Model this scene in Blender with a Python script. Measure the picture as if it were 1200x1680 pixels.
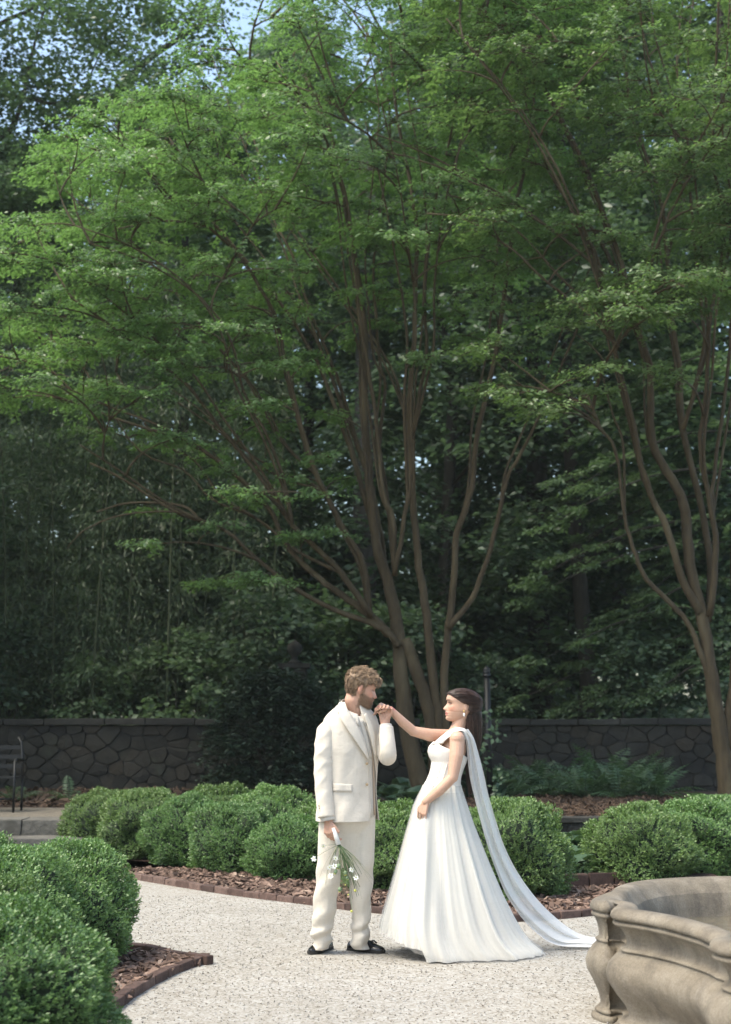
import bpy, bmesh, math, random
import numpy as np
from mathutils import Vector, Matrix
for _o in list(bpy.data.objects): bpy.data.objects.remove(_o)
SC = bpy.context.scene
COL = SC.collection
# ---------------------------------------------------------------- camera
CAM_H, FPX, PITCH = 1.48, 2333.3, math.atan((1185 - 840) / 2333.3)
cam = bpy.data.cameras.new('camera'); camo = bpy.data.objects.new('camera', cam); COL.objects.link(camo)
camo.location = (0, 0, CAM_H); camo.rotation_euler = (math.pi / 2 + PITCH, 0, 0)
cam.sensor_fit = 'VERTICAL'; cam.sensor_height = 36.0; cam.lens = 50.0
cam.clip_end = 2000; cam.clip_start = .05
cam.dof.use_dof = True; cam.dof.focus_distance = 9.4; cam.dof.aperture_fstop = 2.6
SC.camera = camo
# ---------------------------------------------------------------- sky and sun
SUN_EL, SUN_AZ = math.radians(60), math.radians(-116)      # azimuth from +Y, negative = left of the picture
W = bpy.data.worlds.new('World'); SC.world = W; W.use_nodes = True
_n = W.node_tree.nodes; _l = W.node_tree.links; _n.clear()
_sky = _n.new('ShaderNodeTexSky'); _sky.sky_type = 'NISHITA'; _sky.sun_disc = False
_sky.sun_elevation = SUN_EL; _sky.sun_rotation = SUN_AZ; _sky.air_density = 1.0; _sky.dust_density = 2.5; _sky.ozone_density = 1.0
_bg = _n.new('ShaderNodeBackground'); _bg.inputs[1].default_value = .15
_wo = _n.new('ShaderNodeOutputWorld'); _l.new(_sky.outputs[0], _bg.inputs[0]); _l.new(_bg.outputs[0], _wo.inputs[0])
sun = bpy.data.lights.new('sun', 'SUN'); suno = bpy.data.objects.new('sun', sun); COL.objects.link(suno)
sun.energy = 1.5; sun.angle = math.radians(24); sun.color = (1, .97, .92)
_sd = Vector((math.sin(SUN_AZ) * math.cos(SUN_EL), math.cos(SUN_AZ) * math.cos(SUN_EL), math.sin(SUN_EL)))
suno.rotation_euler = _sd.to_track_quat('Z', 'Y').to_euler(); suno.location = (-20, 5, 40)
SC.view_settings.view_transform = 'Standard'; SC.view_settings.look = 'None'
SC.view_settings.exposure = 1.55; SC.view_settings.gamma = 1.0; SC.view_settings.use_curve_mapping = False
SC.view_settings.use_white_balance = True; SC.view_settings.white_balance_temperature = 7100; SC.view_settings.white_balance_tint = 5
SC.render.engine = 'CYCLES'
SC.cycles.max_bounces = 8; SC.cycles.diffuse_bounces = 3; SC.cycles.glossy_bounces = 3; SC.cycles.transmission_bounces = 4; SC.cycles.transparent_max_bounces = 8
SC.cycles.use_denoising = True; SC.cycles.sample_clamp_indirect = 4.0
# ---------------------------------------------------------------- pixel to place
_cs, _sn = math.cos(PITCH), math.sin(PITCH)
def ray(x, y):
    u, v = (x - 600) / FPX, (840 - y) / FPX
    return Vector((u, _cs - v * _sn, _sn + v * _cs))
def at(x, y, D):
    d = ray(x, y); return Vector((0, 0, CAM_H)) + d * (D / d.y)
def ground(x, y, z=0.0):
    d = ray(x, y); return Vector((0, 0, CAM_H)) + d * ((z - CAM_H) / d.z)
def smooth_path(pts, n=10):
    P = [Vector(p) for p in pts]; P = [P[0] * 2 - P[1]] + P + [P[-1] * 2 - P[-2]]; out = []
    for i in range(1, len(P) - 2):
        for k in range(n):
            t = k / n; a, b, c, d = P[i - 1], P[i], P[i + 1], P[i + 2]
            out.append(.5 * ((2 * b) + (c - a) * t + (2 * a - 5 * b + 4 * c - d) * t * t + (3 * b - a - 3 * c + d) * t ** 3))
    return out + [P[-2]]
# ---------------------------------------------------------------- object helpers
ORG = {}
def org(o): return ORG.get(o.name, Vector((0, 0, 0))) if o else Vector((0, 0, 0))
def tag(o, label=None, cat=None, group=None, kind=None):
    if label: o['label'] = label
    if cat: o['category'] = cat
    if group: o['group'] = group
    if kind: o['kind'] = kind
    return o
def thing(name, loc, label, cat, group=None):
    o = bpy.data.objects.new(name, None); COL.objects.link(o); o.location = loc
    o.empty_display_size = .1; ORG[o.name] = Vector(loc)
    return tag(o, label, cat, group)
def link(name, me, parent=None, loc=None):
    o = bpy.data.objects.new(name, me); COL.objects.link(o)
    if parent is not None:
        o.parent = parent; ORG[o.name] = org(parent)
    if loc is not None: o.location = loc
    return o
def copy_tree(o, parent=None):
    c = o.copy(); COL.objects.link(c); c.parent = parent
    for ch in list(o.children): copy_tree(ch, c)
    return c
class MB:
    def __init__(s): s.v = []; s.f = []; s.t = []
    def add(s, vs, fs, tint=None):
        o = len(s.v); s.v.extend([tuple(v) for v in vs]); s.f.extend([tuple(i + o for i in f) for f in fs])
        s.t.extend([.5 if tint is None else tint] * len(vs)); return s
    def box(s, c, sx, sy, sz, rot=None, tint=None, jit=0, rng=random):
        vs = []
        for dz in (-1, 1):
            for dx, dy in ((-1, -1), (1, -1), (1, 1), (-1, 1)):
                p = Vector((dx * sx / 2, dy * sy / 2, dz * sz / 2))
                if jit: p += Vector((rng.uniform(-jit, jit) * sx, rng.uniform(-jit, jit) * sy, rng.uniform(-jit, jit) * sz))
                if rot: p = rot @ p
                vs.append(p + Vector(c))
        return s.add(vs, [(0, 3, 2, 1), (4, 5, 6, 7), (0, 1, 5, 4), (1, 2, 6, 5), (2, 3, 7, 6), (3, 0, 4, 7)], tint)
    def tube(s, pts, rad, n=6, cap=True, tint=None, wob=0, rng=random):
        pts = [Vector(p) for p in pts]; m = len(pts)
        if not hasattr(rad, '__len__'): rad = [rad] * m
        vs = []; prev = None
        for i, p in enumerate(pts):
            t = (pts[min(i + 1, m - 1)] - pts[max(i - 1, 0)])
            t = t.normalized() if t.length > 1e-9 else Vector((0, 0, 1))
            if prev is None:
                a = Vector((1, 0, 0)) if abs(t.x) < .8 else Vector((0, 1, 0))
                u = t.cross(a).normalized()
            else:
                u = prev - t * prev.dot(t)
                u = u.normalized() if u.length > 1e-6 else t.orthogonal().normalized()
            prev = u; w = t.cross(u)
            for k in range(n):
                a = 2 * math.pi * k / n; r = rad[i] * (1 + (rng.uniform(-wob, wob) if wob else 0))
                vs.append(p + u * (math.cos(a) * r) + w * (math.sin(a) * r))
        fs = [(i * n + k, i * n + (k + 1) % n, (i + 1) * n + (k + 1) % n, (i + 1) * n + k) for i in range(m - 1) for k in range(n)]
        if cap: fs += [tuple(range(n))[::-1], tuple(range((m - 1) * n, m * n))]
        return s.add(vs, fs, tint)
    def lathe(s, c, prof, n=16, tint=None):
        vs = []; m = len(prof)
        for r, z in prof:
            for k in range(n):
                a = 2 * math.pi * k / n; vs.append(Vector(c) + Vector((r * math.cos(a), r * math.sin(a), z)))
        fs = [(i * n + k, i * n + (k + 1) % n, (i + 1) * n + (k + 1) % n, (i + 1) * n + k) for i in range(m - 1) for k in range(n)]
        fs += [tuple(range(n))[::-1], tuple(range((m - 1) * n, m * n))]
        return s.add(vs, fs, tint)
    def grid(s, rows, closed=False, tint=None):
        n = len(rows[0]); m = len(rows); vs = [p for r in rows for p in r]
        kk = n if closed else n - 1
        return s.add(vs, [(i * n + k, i * n + (k + 1) % n, (i + 1) * n + (k + 1) % n, (i + 1) * n + k) for i in range(m - 1) for k in range(kk)], tint)
    def ell(s, c, rx, ry, rz, rot=None, n=12, tint=None):
        vs = []; m = n // 2 + 1
        for i in range(m):
            th = math.pi * i / (m - 1)
            for k in range(n):
                a = 2 * math.pi * k / n
                p = Vector((rx * math.sin(th) * math.cos(a), ry * math.sin(th) * math.sin(a), rz * math.cos(th)))
                vs.append(Vector(c) + (rot @ p if rot else p))
        return s.add(vs, [(i * n + k, (i + 1) * n + k, (i + 1) * n + (k + 1) % n, i * n + (k + 1) % n) for i in range(m - 1) for k in range(n)], tint)
    def mesh(s, name, mat, off=(0, 0, 0), smooth=True, tint=False):
        me = bpy.data.meshes.new(name); off = Vector(off)
        me.from_pydata([(v[0] - off.x, v[1] - off.y, v[2] - off.z) for v in s.v], [], s.f)
        if smooth: me.polygons.foreach_set('use_smooth', [True] * len(me.polygons))
        if tint:
            a = me.attributes.new('tint', 'FLOAT', 'POINT'); a.data.foreach_set('value', s.t)
        for mm in (mat if isinstance(mat, (list, tuple)) else [mat]): me.materials.append(mm)
        me.update(); return me
    def build(s, name, mat, parent=None, smooth=True, tint=False):
        return link(name, s.mesh(name, mat, org(parent), smooth, tint), parent)
def modifier_mesh(me, name, setup):
    """run modifiers on a mesh, give back the finished mesh"""
    o = bpy.data.objects.new('temporary', me); COL.objects.link(o); setup(o)
    dg = bpy.context.evaluated_depsgraph_get(); dg.update()
    r = bpy.data.meshes.new_from_object(o.evaluated_get(dg), depsgraph=dg)
    bpy.data.objects.remove(o); r.name = name; return r
def bevel(me, w, seg=1):
    def f(o):
        m = o.modifiers.new('b', 'BEVEL'); m.width = w; m.segments = seg; m.limit_method = 'ANGLE'
    return modifier_mesh(me, me.name, f)
# ---------------------------------------------------------------- leaves
def unit(a): return a / np.maximum(np.linalg.norm(a, axis=1, keepdims=True), 1e-9)
def leaf_mesh(name, pos, axis, nor, ln, mat, ratio=.5, fold=.12, tint=None, off=(0, 0, 0), droop=0.0, wide=.45):
    """one folded kite (two triangles) for each leaf"""
    pos = np.asarray(pos, float) - np.asarray(off, float); N = len(pos)
    axis = unit(np.asarray(axis, float)); side = unit(np.cross(axis, np.asarray(nor, float))); nn = np.cross(side, axis)
    ln = np.broadcast_to(np.asarray(ln, float), (N,))[:, None]
    v = np.empty((N, 4, 3)); mid = pos + axis * ln * wide
    v[:, 0] = pos; v[:, 1] = mid + side * ln * ratio * .5 + nn * ln * fold
    v[:, 2] = pos + axis * ln - nn * ln * droop; v[:, 3] = mid - side * ln * ratio * .5 + nn * ln * fold
    me = bpy.data.meshes.new(name); me.vertices.add(4 * N); me.vertices.foreach_set('co', v.ravel())
    idx = (np.arange(N)[:, None] * 4 + np.array([0, 1, 2, 0, 2, 3])[None]).ravel()
    me.loops.add(6 * N); me.loops.foreach_set('vertex_index', idx)
    me.polygons.add(2 * N); me.polygons.foreach_set('loop_start', np.arange(2 * N) * 3)
    me.update(calc_edges=True)
    t = np.random.default_rng(len(pos)).random(N) if tint is None else np.asarray(tint, float)
    a = me.attributes.new('tint', 'FLOAT', 'POINT'); a.data.foreach_set('value', np.repeat(np.clip(t, 0, 1), 4))
    me.materials.append(mat); return me
def spray(rng, c, out, R, n, tw=9, up=.1, flat=.25, spreadang=1.1, leaf=.06, thick=.07, face=0.0):
    """leaves in two ranks along twigs that fan from c: positions, axes, normals, lengths, tint"""
    c = np.asarray(c, float); out = np.asarray(out, float); a0 = math.atan2(out[1], out[0])
    ang = a0 + rng.normal(0, spreadang, tw); L = R * rng.uniform(.55, 1.15, tw)
    rise = up + rng.normal(0, flat * .5, tw)
    k = rng.integers(0, tw, n); s = rng.uniform(.08, 1, n) ** .8
    d = np.stack([np.cos(ang), np.sin(ang), rise], 1)[k]
    p = c + d * (L[k] * s)[:, None]; p[:, 2] -= (s ** 2) * L[k] * .22
    p += rng.normal(0, thick, (n, 3)) * np.array([1, 1, .75])
    sg = np.where(rng.random(n) < .5, 1, -1) * rng.uniform(.5, 1.2, n)
    ca, sa = np.cos(sg), np.sin(sg)
    ax = np.stack([d[:, 0] * ca - d[:, 1] * sa, d[:, 0] * sa + d[:, 1] * ca, rng.normal(-.12 - face * .35, .3, n)], 1)
    no = np.stack([rng.normal(0, .42, n), rng.normal(0, .42, n), np.ones(n)], 1)
    no += np.array([out[0], out[1], 0]) * face + np.array([d[:, 0], d[:, 1], 0 * d[:, 0]]).T * face * .5
    ln = leaf * rng.uniform(.7, 1.25, n); t = np.clip(rng.normal(.45, .18, n) + rng.normal(0, .12), 0, 1)
    return p, ax, no, ln, t, [(c, c + np.array([math.cos(ang[i]), math.sin(ang[i]), rise[i]]) * L[i] * .85) for i in range(tw)]
def cat(parts): return [np.concatenate([q[i] for q in parts]) for i in range(5)]
# ---------------------------------------------------------------- materials
def new_mat(name):
    m = bpy.data.materials.new(name); m.use_nodes = True; nt = m.node_tree
    return m, nt, nt.nodes['Principled BSDF']
def ramp(nt, stops, fac):
    r = nt.nodes.new('ShaderNodeValToRGB'); e = r.color_ramp.elements
    while len(e) < len(stops): e.new(.5)
    for i, (p, c) in enumerate(stops): e[i].position = p; e[i].color = (*c, 1)
    nt.links.new(fac, r.inputs[0]); return r.outputs[0]
def noise(nt, scale, detail=4, vec=None, rough=.6, dist=0):
    n = nt.nodes.new('ShaderNodeTexNoise'); n.inputs['Scale'].default_value = scale; n.inputs['Detail'].default_value = detail
    n.inputs['Roughness'].default_value = rough; n.inputs['Distortion'].default_value = dist
    if vec is not None: nt.links.new(vec, n.inputs['Vector'])
    return n.outputs['Fac']
def coords(nt, scale=(1, 1, 1), kind='Object'):
    t = nt.nodes.new('ShaderNodeTexCoord'); m = nt.nodes.new('ShaderNodeMapping'); m.inputs['Scale'].default_value = scale
    nt.links.new(t.outputs[kind], m.inputs['Vector']); return m.outputs[0]
def bump(nt, h, strength, dist=.01, prev=None):
    b = nt.nodes.new('ShaderNodeBump'); b.inputs['Strength'].default_value = strength; b.inputs['Distance'].default_value = dist
    nt.links.new(h, b.inputs['Height'])
    if prev is not None: nt.links.new(prev, b.inputs['Normal'])
    return b.outputs[0]
def mixc(nt, fac, a, b, mode='MIX'):
    m = nt.nodes.new('ShaderNodeMix'); m.data_type = 'RGBA'; m.blend_type = mode
    for sock, val in ((m.inputs[0], fac), (m.inputs[6], a), (m.inputs[7], b)):
        if hasattr(val, 'is_linked') or hasattr(val, 'links'): nt.links.new(val, sock)
        elif isinstance(val, (int, float)): sock.default_value = val
        else: sock.default_value = (*val, 1)
    return m.outputs[2]
def math_node(nt, op, a, b=None):
    m = nt.nodes.new('ShaderNodeMath'); m.operation = op
    for sock, val in ((m.inputs[0], a), (m.inputs[1], b)):
        if val is None: continue
        if hasattr(val, 'links'): nt.links.new(val, sock)
        else: sock.default_value = val
    return m.outputs[0]
def attr(nt, name='tint'):
    a = nt.nodes.new('ShaderNodeAttribute'); a.attribute_name = name; return a
def leaf_mat(name, dark, mid, light, trans=.3, rough=.42, tcol=None):
    m, nt, b = new_mat(name); t = attr(nt).outputs['Fac']
    c = ramp(nt, [(0, dark), (.5, mid), (1, light)], t)
    hs = nt.nodes.new('ShaderNodeHueSaturation'); rv = nt.nodes.new('ShaderNodeObjectInfo').outputs['Random']; nt.links.new(c, hs.inputs['Color']); nt.links.new(math_node(nt, 'ADD', math_node(nt, 'MULTIPLY', rv, .3), .85), hs.inputs['Value']); nt.links.new(math_node(nt, 'ADD', math_node(nt, 'MULTIPLY', math_node(nt, 'FRACT', math_node(nt, 'MULTIPLY', rv, 7.3)), .026), .488), hs.inputs['Hue']); c = hs.outputs[0]
    nt.links.new(c, b.inputs['Base Color']); b.inputs['Roughness'].default_value = rough
    tr = nt.nodes.new('ShaderNodeBsdfTranslucent'); mx = nt.nodes.new('ShaderNodeMixShader'); mx.inputs[0].default_value = trans
    cc = mixc(nt, 1.0, c, tcol or (1.5, 1.7, .8), 'MULTIPLY'); nt.links.new(cc, tr.inputs[0])
    nt.links.new(b.outputs[0], mx.inputs[1]); nt.links.new(tr.outputs[0], mx.inputs[2])
    nt.links.new(mx.outputs[0], nt.nodes['Material Output'].inputs[0]); return m
M = {}
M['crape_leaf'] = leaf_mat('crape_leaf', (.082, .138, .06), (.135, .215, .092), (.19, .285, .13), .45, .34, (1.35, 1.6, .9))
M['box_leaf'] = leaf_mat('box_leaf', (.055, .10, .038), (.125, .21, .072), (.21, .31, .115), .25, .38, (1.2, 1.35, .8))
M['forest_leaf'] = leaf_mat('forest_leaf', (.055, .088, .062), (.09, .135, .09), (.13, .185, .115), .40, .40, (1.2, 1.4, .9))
M['oak_leaf'] = leaf_mat('oak_leaf', (.06, .095, .058), (.095, .145, .08), (.135, .195, .10), .42, .40, (1.2, 1.4, .9))
M['beech_leaf'] = leaf_mat('beech_leaf', (.09, .14, .08), (.14, .21, .115), (.185, .26, .14), .38, .42, (1.2, 1.4, .9))
M['bamboo_leaf'] = leaf_mat('bamboo_leaf', (.06, .09, .056), (.095, .14, .078), (.15, .18, .095), .38, .42, (1.2, 1.4, .9))
M['yew_leaf'] = leaf_mat('yew_leaf', (.02, .036, .026), (.032, .055, .038), (.048, .08, .052), .15, .45)
M['fern_leaf'] = leaf_mat('fern_leaf', (.045, .085, .05), (.075, .13, .07), (.12, .185, .095), .25, .38)
M['hosta_leaf'] = leaf_mat('hosta_leaf', (.04, .075, .05), (.06, .105, .065), (.13, .175, .12), .2, .35)
def bark_mat(name, dark, light, sc=(9, 9, 1.3), spots=None):
    m, nt, b = new_mat(name); v = coords(nt, sc)
    f = noise(nt, 2.2, 6, v, .65); c = ramp(nt, [(.25, dark), (.7, light)], f)
    if spots: c = mixc(nt, ramp(nt, [(.52, (0, 0, 0)), (.66, (1, 1, 1))], noise(nt, 1.1, 3, coords(nt, (2.5, 2.5, .6)))), c, spots)
    nt.links.new(c, b.inputs['Base Color']); b.inputs['Roughness'].default_value = .85
    nt.links.new(bump(nt, f, .7, .03), b.inputs['Normal']); return m
M['crape_bark'] = bark_mat('crape_bark', (.030, .021, .010), (.070, .050, .024), spots=(.090, .070, .038))
M['dark_bark'] = bark_mat('dark_bark', (.018, .016, .013), (.05, .044, .036))
M['pine_bark'] = bark_mat('pine_bark', (.06, .056, .054), (.12, .112, .108), (5, 5, .8))
M['bamboo_culm'] = bark_mat('bamboo_culm', (.025, .035, .018), (.06, .075, .035), (6, 6, .6))
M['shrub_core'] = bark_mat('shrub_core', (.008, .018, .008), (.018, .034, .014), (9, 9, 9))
# gravel
m, nt, b = new_mat('gravel'); M['gravel'] = m; v = coords(nt)
vo = nt.nodes.new('ShaderNodeTexVoronoi'); vo.inputs['Scale'].default_value = 82; nt.links.new(v, vo.inputs['Vector'])
sep = nt.nodes.new('ShaderNodeSeparateColor'); nt.links.new(vo.outputs['Color'], sep.inputs[0])
c = ramp(nt, [(0, (.17, .145, .115)), (.14, (.26, .238, .205)), (.4, (.325, .307, .277)), (.75, (.37, .355, .33)), (1, (.43, .42, .40))], sep.outputs[0])
c = mixc(nt, 1.0, c, ramp(nt, [(.3, (.86, .85, .83)), (.7, (1, 1, 1))], noise(nt, 1.1, 5, v)), 'MULTIPLY')
c = mixc(nt, 1.0, c, ramp(nt, [(.35, (.88, .86, .83)), (.6, (1, 1, 1))], noise(nt, 9, 4, v)), 'MULTIPLY')
nt.links.new(c, b.inputs['Base Color']); b.inputs['Roughness'].default_value = .8
inv = math_node(nt, 'SUBTRACT', 1.0, vo.outputs['Distance'])
nb = bump(nt, noise(nt, 6, 4, v), .35, .03); nt.links.new(bump(nt, inv, .3, .006, nb), b.inputs['Normal'])
# pebbles, chips: colour by piece
def tint_mat(name, stops, rough=.8, grain=60):
    m, nt, b = new_mat(name); c = ramp(nt, stops, attr(nt).outputs['Fac'])
    c = mixc(nt, 1.0, c, ramp(nt, [(.3, (.7, .7, .7)), (.7, (1.1, 1.1, 1.1))], noise(nt, grain, 3, coords(nt))), 'MULTIPLY')
    nt.links.new(c, b.inputs['Base Color']); b.inputs['Roughness'].default_value = rough; return m
M['pebble'] = tint_mat('pebble', [(0, (.15, .125, .10)), (.3, (.255, .232, .20)), (.7, (.33, .315, .29)), (1, (.41, .40, .38))])
M['chip'] = tint_mat('chip', [(0, (.045, .027, .02)), (.4, (.13, .078, .056)), (.75, (.24, .155, .118)), (1, (.38, .285, .225))], .85)
M['needle'] = tint_mat('needle', [(0, (.035, .02, .012)), (.5, (.075, .043, .026)), (1, (.13, .08, .05))], .85)
def earth(name, a, bb, sc=14):
    m, nt, b = new_mat(name); v = coords(nt); f = noise(nt, sc, 8, v, .7)
    nt.links.new(ramp(nt, [(.3, a), (.7, bb)], f), b.inputs['Base Color']); b.inputs['Roughness'].default_value = .95
    nt.links.new(bump(nt, f, .8, .05), b.inputs['Normal']); return m
M['mulch'] = earth('mulch', (.035, .018, .012), (.11, .058, .038), 22)
M['forest_floor'] = earth('forest_floor', (.02, .016, .01), (.06, .042, .025), 5)
M['pine_straw'] = earth('pine_straw', (.03, .018, .012), (.075, .045, .028), 30)
M['terrace_gravel'] = earth('terrace_gravel', (.08, .066, .048), (.22, .19, .15), 18)
# brick, stone
def obj_rand(nt): return nt.nodes.new('ShaderNodeObjectInfo').outputs['Random']
def piece_mat(name, stops, grain=(30, 6), dirt=(.5, .5, .5), bs=.4, moss=None):
    m, nt, b = new_mat(name); g = nt.nodes.new('ShaderNodeNewGeometry'); pos = g.outputs['Position']
    c = ramp(nt, stops, obj_rand(nt)); f = noise(nt, grain[0], 6, pos, .65); f2 = noise(nt, grain[1], 5, pos, .6)
    c = mixc(nt, 1.0, c, ramp(nt, [(.25, (.62, .62, .62)), (.75, (1.25, 1.25, 1.25))], f), 'MULTIPLY')
    c = mixc(nt, 1.0, c, ramp(nt, [(.3, dirt), (.6, (1, 1, 1))], f2), 'MULTIPLY')
    if moss: c = mixc(nt, ramp(nt, [(.55, (0, 0, 0)), (.72, (.8, .8, .8))], noise(nt, grain[1] * .6, 5, pos)), c, moss)
    nt.links.new(c, b.inputs['Base Color']); b.inputs['Roughness'].default_value = .88
    nt.links.new(bump(nt, f, bs, .012), b.inputs['Normal']); return m
M['brick'] = piece_mat('brick', [(0, (.062, .036, .030)), (.5, (.10, .058, .047)), (1, (.155, .10, .083))], (60, 14), (.55, .52, .5))
M['wall_stone'] = piece_mat('wall_stone', [(0, (.020, .0185, .0155)), (.4, (.027, .025, .020)), (.8, (.036, .032, .025)), (1, (.042, .033, .023))], (14, 3), (.6, .6, .58), .8, (.035, .04, .028))  # dark granite tone, deepened to stand in for tree shade on the wall
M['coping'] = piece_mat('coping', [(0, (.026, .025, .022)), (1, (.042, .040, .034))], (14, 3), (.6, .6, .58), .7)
M['step_stone'] = piece_mat('step_stone', [(0, (.10, .095, .085)), (1, (.15, .14, .125))], (16, 3), (.4, .4, .36), 1.2, (.06, .06, .042))
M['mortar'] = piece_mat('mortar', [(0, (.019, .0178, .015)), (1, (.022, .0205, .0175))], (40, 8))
# fountain stone: weathered, darker streaks, pale bloom
m, nt, b = new_mat('fountain_stone'); M['fountain'] = m
g = nt.nodes.new('ShaderNodeNewGeometry').outputs['Position']
mp = nt.nodes.new('ShaderNodeMapping'); mp.inputs['Scale'].default_value = (9, 9, 1.3); nt.links.new(g, mp.inputs['Vector'])
c = ramp(nt, [(.25, (.115, .095, .070)), (.5, (.18, .152, .115)), (.75, (.25, .22, .175))], noise(nt, 5, 7, g, .65))
c = mixc(nt, ramp(nt, [(.47, (0, 0, 0)), (.68, (.5, .5, .5))], noise(nt, 1.0, 5, mp.outputs[0], .6)), c, (.06, .052, .045))
c = mixc(nt, ramp(nt, [(.55, (0, 0, 0)), (.75, (.7, .7, .7))], noise(nt, 3.2, 6, g, .7)), c, (.29, .255, .215))
c = mixc(nt, 1.0, c, ramp(nt, [(.3, (.72, .7, .68)), (.62, (1.08, 1.08, 1.08))], noise(nt, 110, 4, g, .7)), 'MULTIPLY')
nt.links.new(c, b.inputs['Base Color']); b.inputs['Roughness'].default_value = .82
nt.links.new(bump(nt, noise(nt, 70, 6, g, .75), .35, .006, bump(nt, noise(nt, 9, 5, g), .3, .02)), b.inputs['Normal'])
m, nt, b = new_mat('water'); M['water'] = m
b.inputs['Base Color'].default_value = (.78, .74, .6, 1); b.inputs['Roughness'].default_value = .04; b.inputs['IOR'].default_value = 1.33; b.inputs['Transmission Weight'].default_value = .92
nt.links.new(bump(nt, noise(nt, 7, 3, coords(nt)), .08, .02), b.inputs['Normal'])
def plain(name, col, rough=.6, metal=0, nz=None, bs=.0, scale=40, var=.15, sheen=0, sub=0):
    m, nt, b = new_mat(name); v = coords(nt); f = noise(nt, scale, 5, v, .6)
    lo = tuple(x * (1 - var) for x in col); hi = tuple(min(1, x * (1 + var * .6)) for x in col)
    nt.links.new(ramp(nt, [(.3, lo), (.7, hi)], f), b.inputs['Base Color']); b.inputs['Roughness'].default_value = rough; b.inputs['Metallic'].default_value = metal
    if bs: nt.links.new(bump(nt, f, bs, .01), b.inputs['Normal'])
    if sheen: b.inputs['Sheen Weight'].default_value = sheen
    if sub: b.inputs['Subsurface Weight'].default_value = sub; b.inputs['Subsurface Radius'].default_value = (.012, .005, .003)
    return m
M['iron'] = plain('iron', (.012, .013, .014), .5, .4, bs=.15)
M['leather'] = plain('leather', (.008, .008, .009), .22, var=.3)
M['sole'] = plain('sole', (.012, .011, .01), .7)
# ================================================================ the ground and the paved court
rng = np.random.default_rng(7); R = random.Random(5)
TZ = .36                                            # height of the terrace along the wall
def sheet(name, pts, z, mat, kind='structure', cuts=0):
    mb = MB(); mb.add([Vector((p[0], p[1], z)) for p in pts], [tuple(range(len(pts)))])
    return tag(mb.build(name, mat, smooth=False), kind=kind)
mb = MB(); ys = [-60, 0, 8, 17.28, 17.30, 30, 60, 120, 220]; xs = [-200, -60, -20, 0, 20, 60, 200]
def gz(x, y): return -.02 if y < 17.29 else TZ - .02
mb.grid([[Vector((x, y, gz(x, y))) for x in xs] for y in ys])
tag(mb.build('ground', M['forest_floor'], smooth=False), kind='structure')
FC = Vector((2.42, 6.95, 0))                         # middle of the fountain and of the round court
sheet('gravel_court', [(-14, -10), (14, -10), (14, 16.2), (-14, 16.2)], 0, M['gravel'])
def path_px(pts, z=0): return [ground(x, y, z).xy for x, y in pts]
def along(path, step):
    out = []; acc = 0; last = path[0]; out.append((path[0], (path[1] - path[0]).normalized()))
    for p, q in zip(path, path[1:]):
        L = (q - p).length; d = step - acc
        while d <= L:
            out.append((p + (q - p) * (d / L), (q - p).normalized())); d += step
        acc = (acc + L) % step if L else acc
    return out
brick_meshes = []
for k in range(4):
    mb = MB(); mb.box((0, 0, 0), .198, .062, .11, jit=.025, rng=R); me = bevel(mb.mesh('brick', M['brick'], smooth=False), .007, 2); brick_meshes.append(me)
def brick_edging(name, path, label, h=.055, step=.205, sc=(1, 1, 1)):
    path = [Vector((p[0], p[1])) for p in path]; o = thing(name, (path[0].x, path[0].y, 0), label, 'edging')
    for i, (p, t) in enumerate(along(path, step)):
        b = link('brick', R.choice(brick_meshes), o); a = math.atan2(t.y, t.x)
        b.location = Vector((p.x, p.y, h - .055 * sc[2] + R.uniform(-.006, .006))) - org(o)
        b.rotation_euler = (R.uniform(-.05, .05), R.uniform(-.03, .03), a + R.uniform(-.04, .04)); b.scale = sc
    return o
back_curb = smooth_path(path_px([(-260, 1395), (-60, 1408), (120, 1425), (250, 1447), (380, 1468), (500, 1483), (600, 1496), (720, 1506), (830, 1512), (930, 1506), (1010, 1496), (1100, 1484), (1250, 1466), (1420, 1446)]))
near_arc = smooth_path([ground(326, 1582).xy, ground(292, 1594).xy, ground(262, 1608).xy, ground(230, 1626).xy, ground(203, 1644).xy, (-1.36, 7.0), (-1.30, 6.2), (-1.15, 5.4)])
near_back = smooth_path([ground(326, 1580).xy, ground(276, 1573).xy, ground(200, 1560).xy, (-2.6, 9.9), (-4.4, 10.9)])
brick_edging('brick_edging', back_curb, 'long low red brick edging between the gravel and the far mulch bed')
brick_edging('brick_edging', near_arc, 'brick edging round the near left mulch bed, on its side towards the couple')
brick_edging('brick_edging', near_back, 'short brick edging behind the pointed corner of the near left bed')
tall = smooth_path(path_px([(860, 1462), (930, 1461), (985, 1460), (1060, 1458)]))
brick_edging('brick_edging', tall, 'upright dark red bricks holding the leafy bed between two round shrubs', .15, .235, (1.12, 1, 1.7))
# mulch beds
far_bed = [p for p in back_curb] + [Vector((9, 15.9)), Vector((-9, 15.9))]
sheet('mulch_bed', far_bed, .012, M['mulch'])
near_bed = list(near_back)[::-1] + list(near_arc) + [Vector((-1.6, 4.6)), Vector((-6, 4.6)), Vector((-6, 10.9))]
sheet('mulch_bed', near_bed, .012, M['mulch'])
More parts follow.
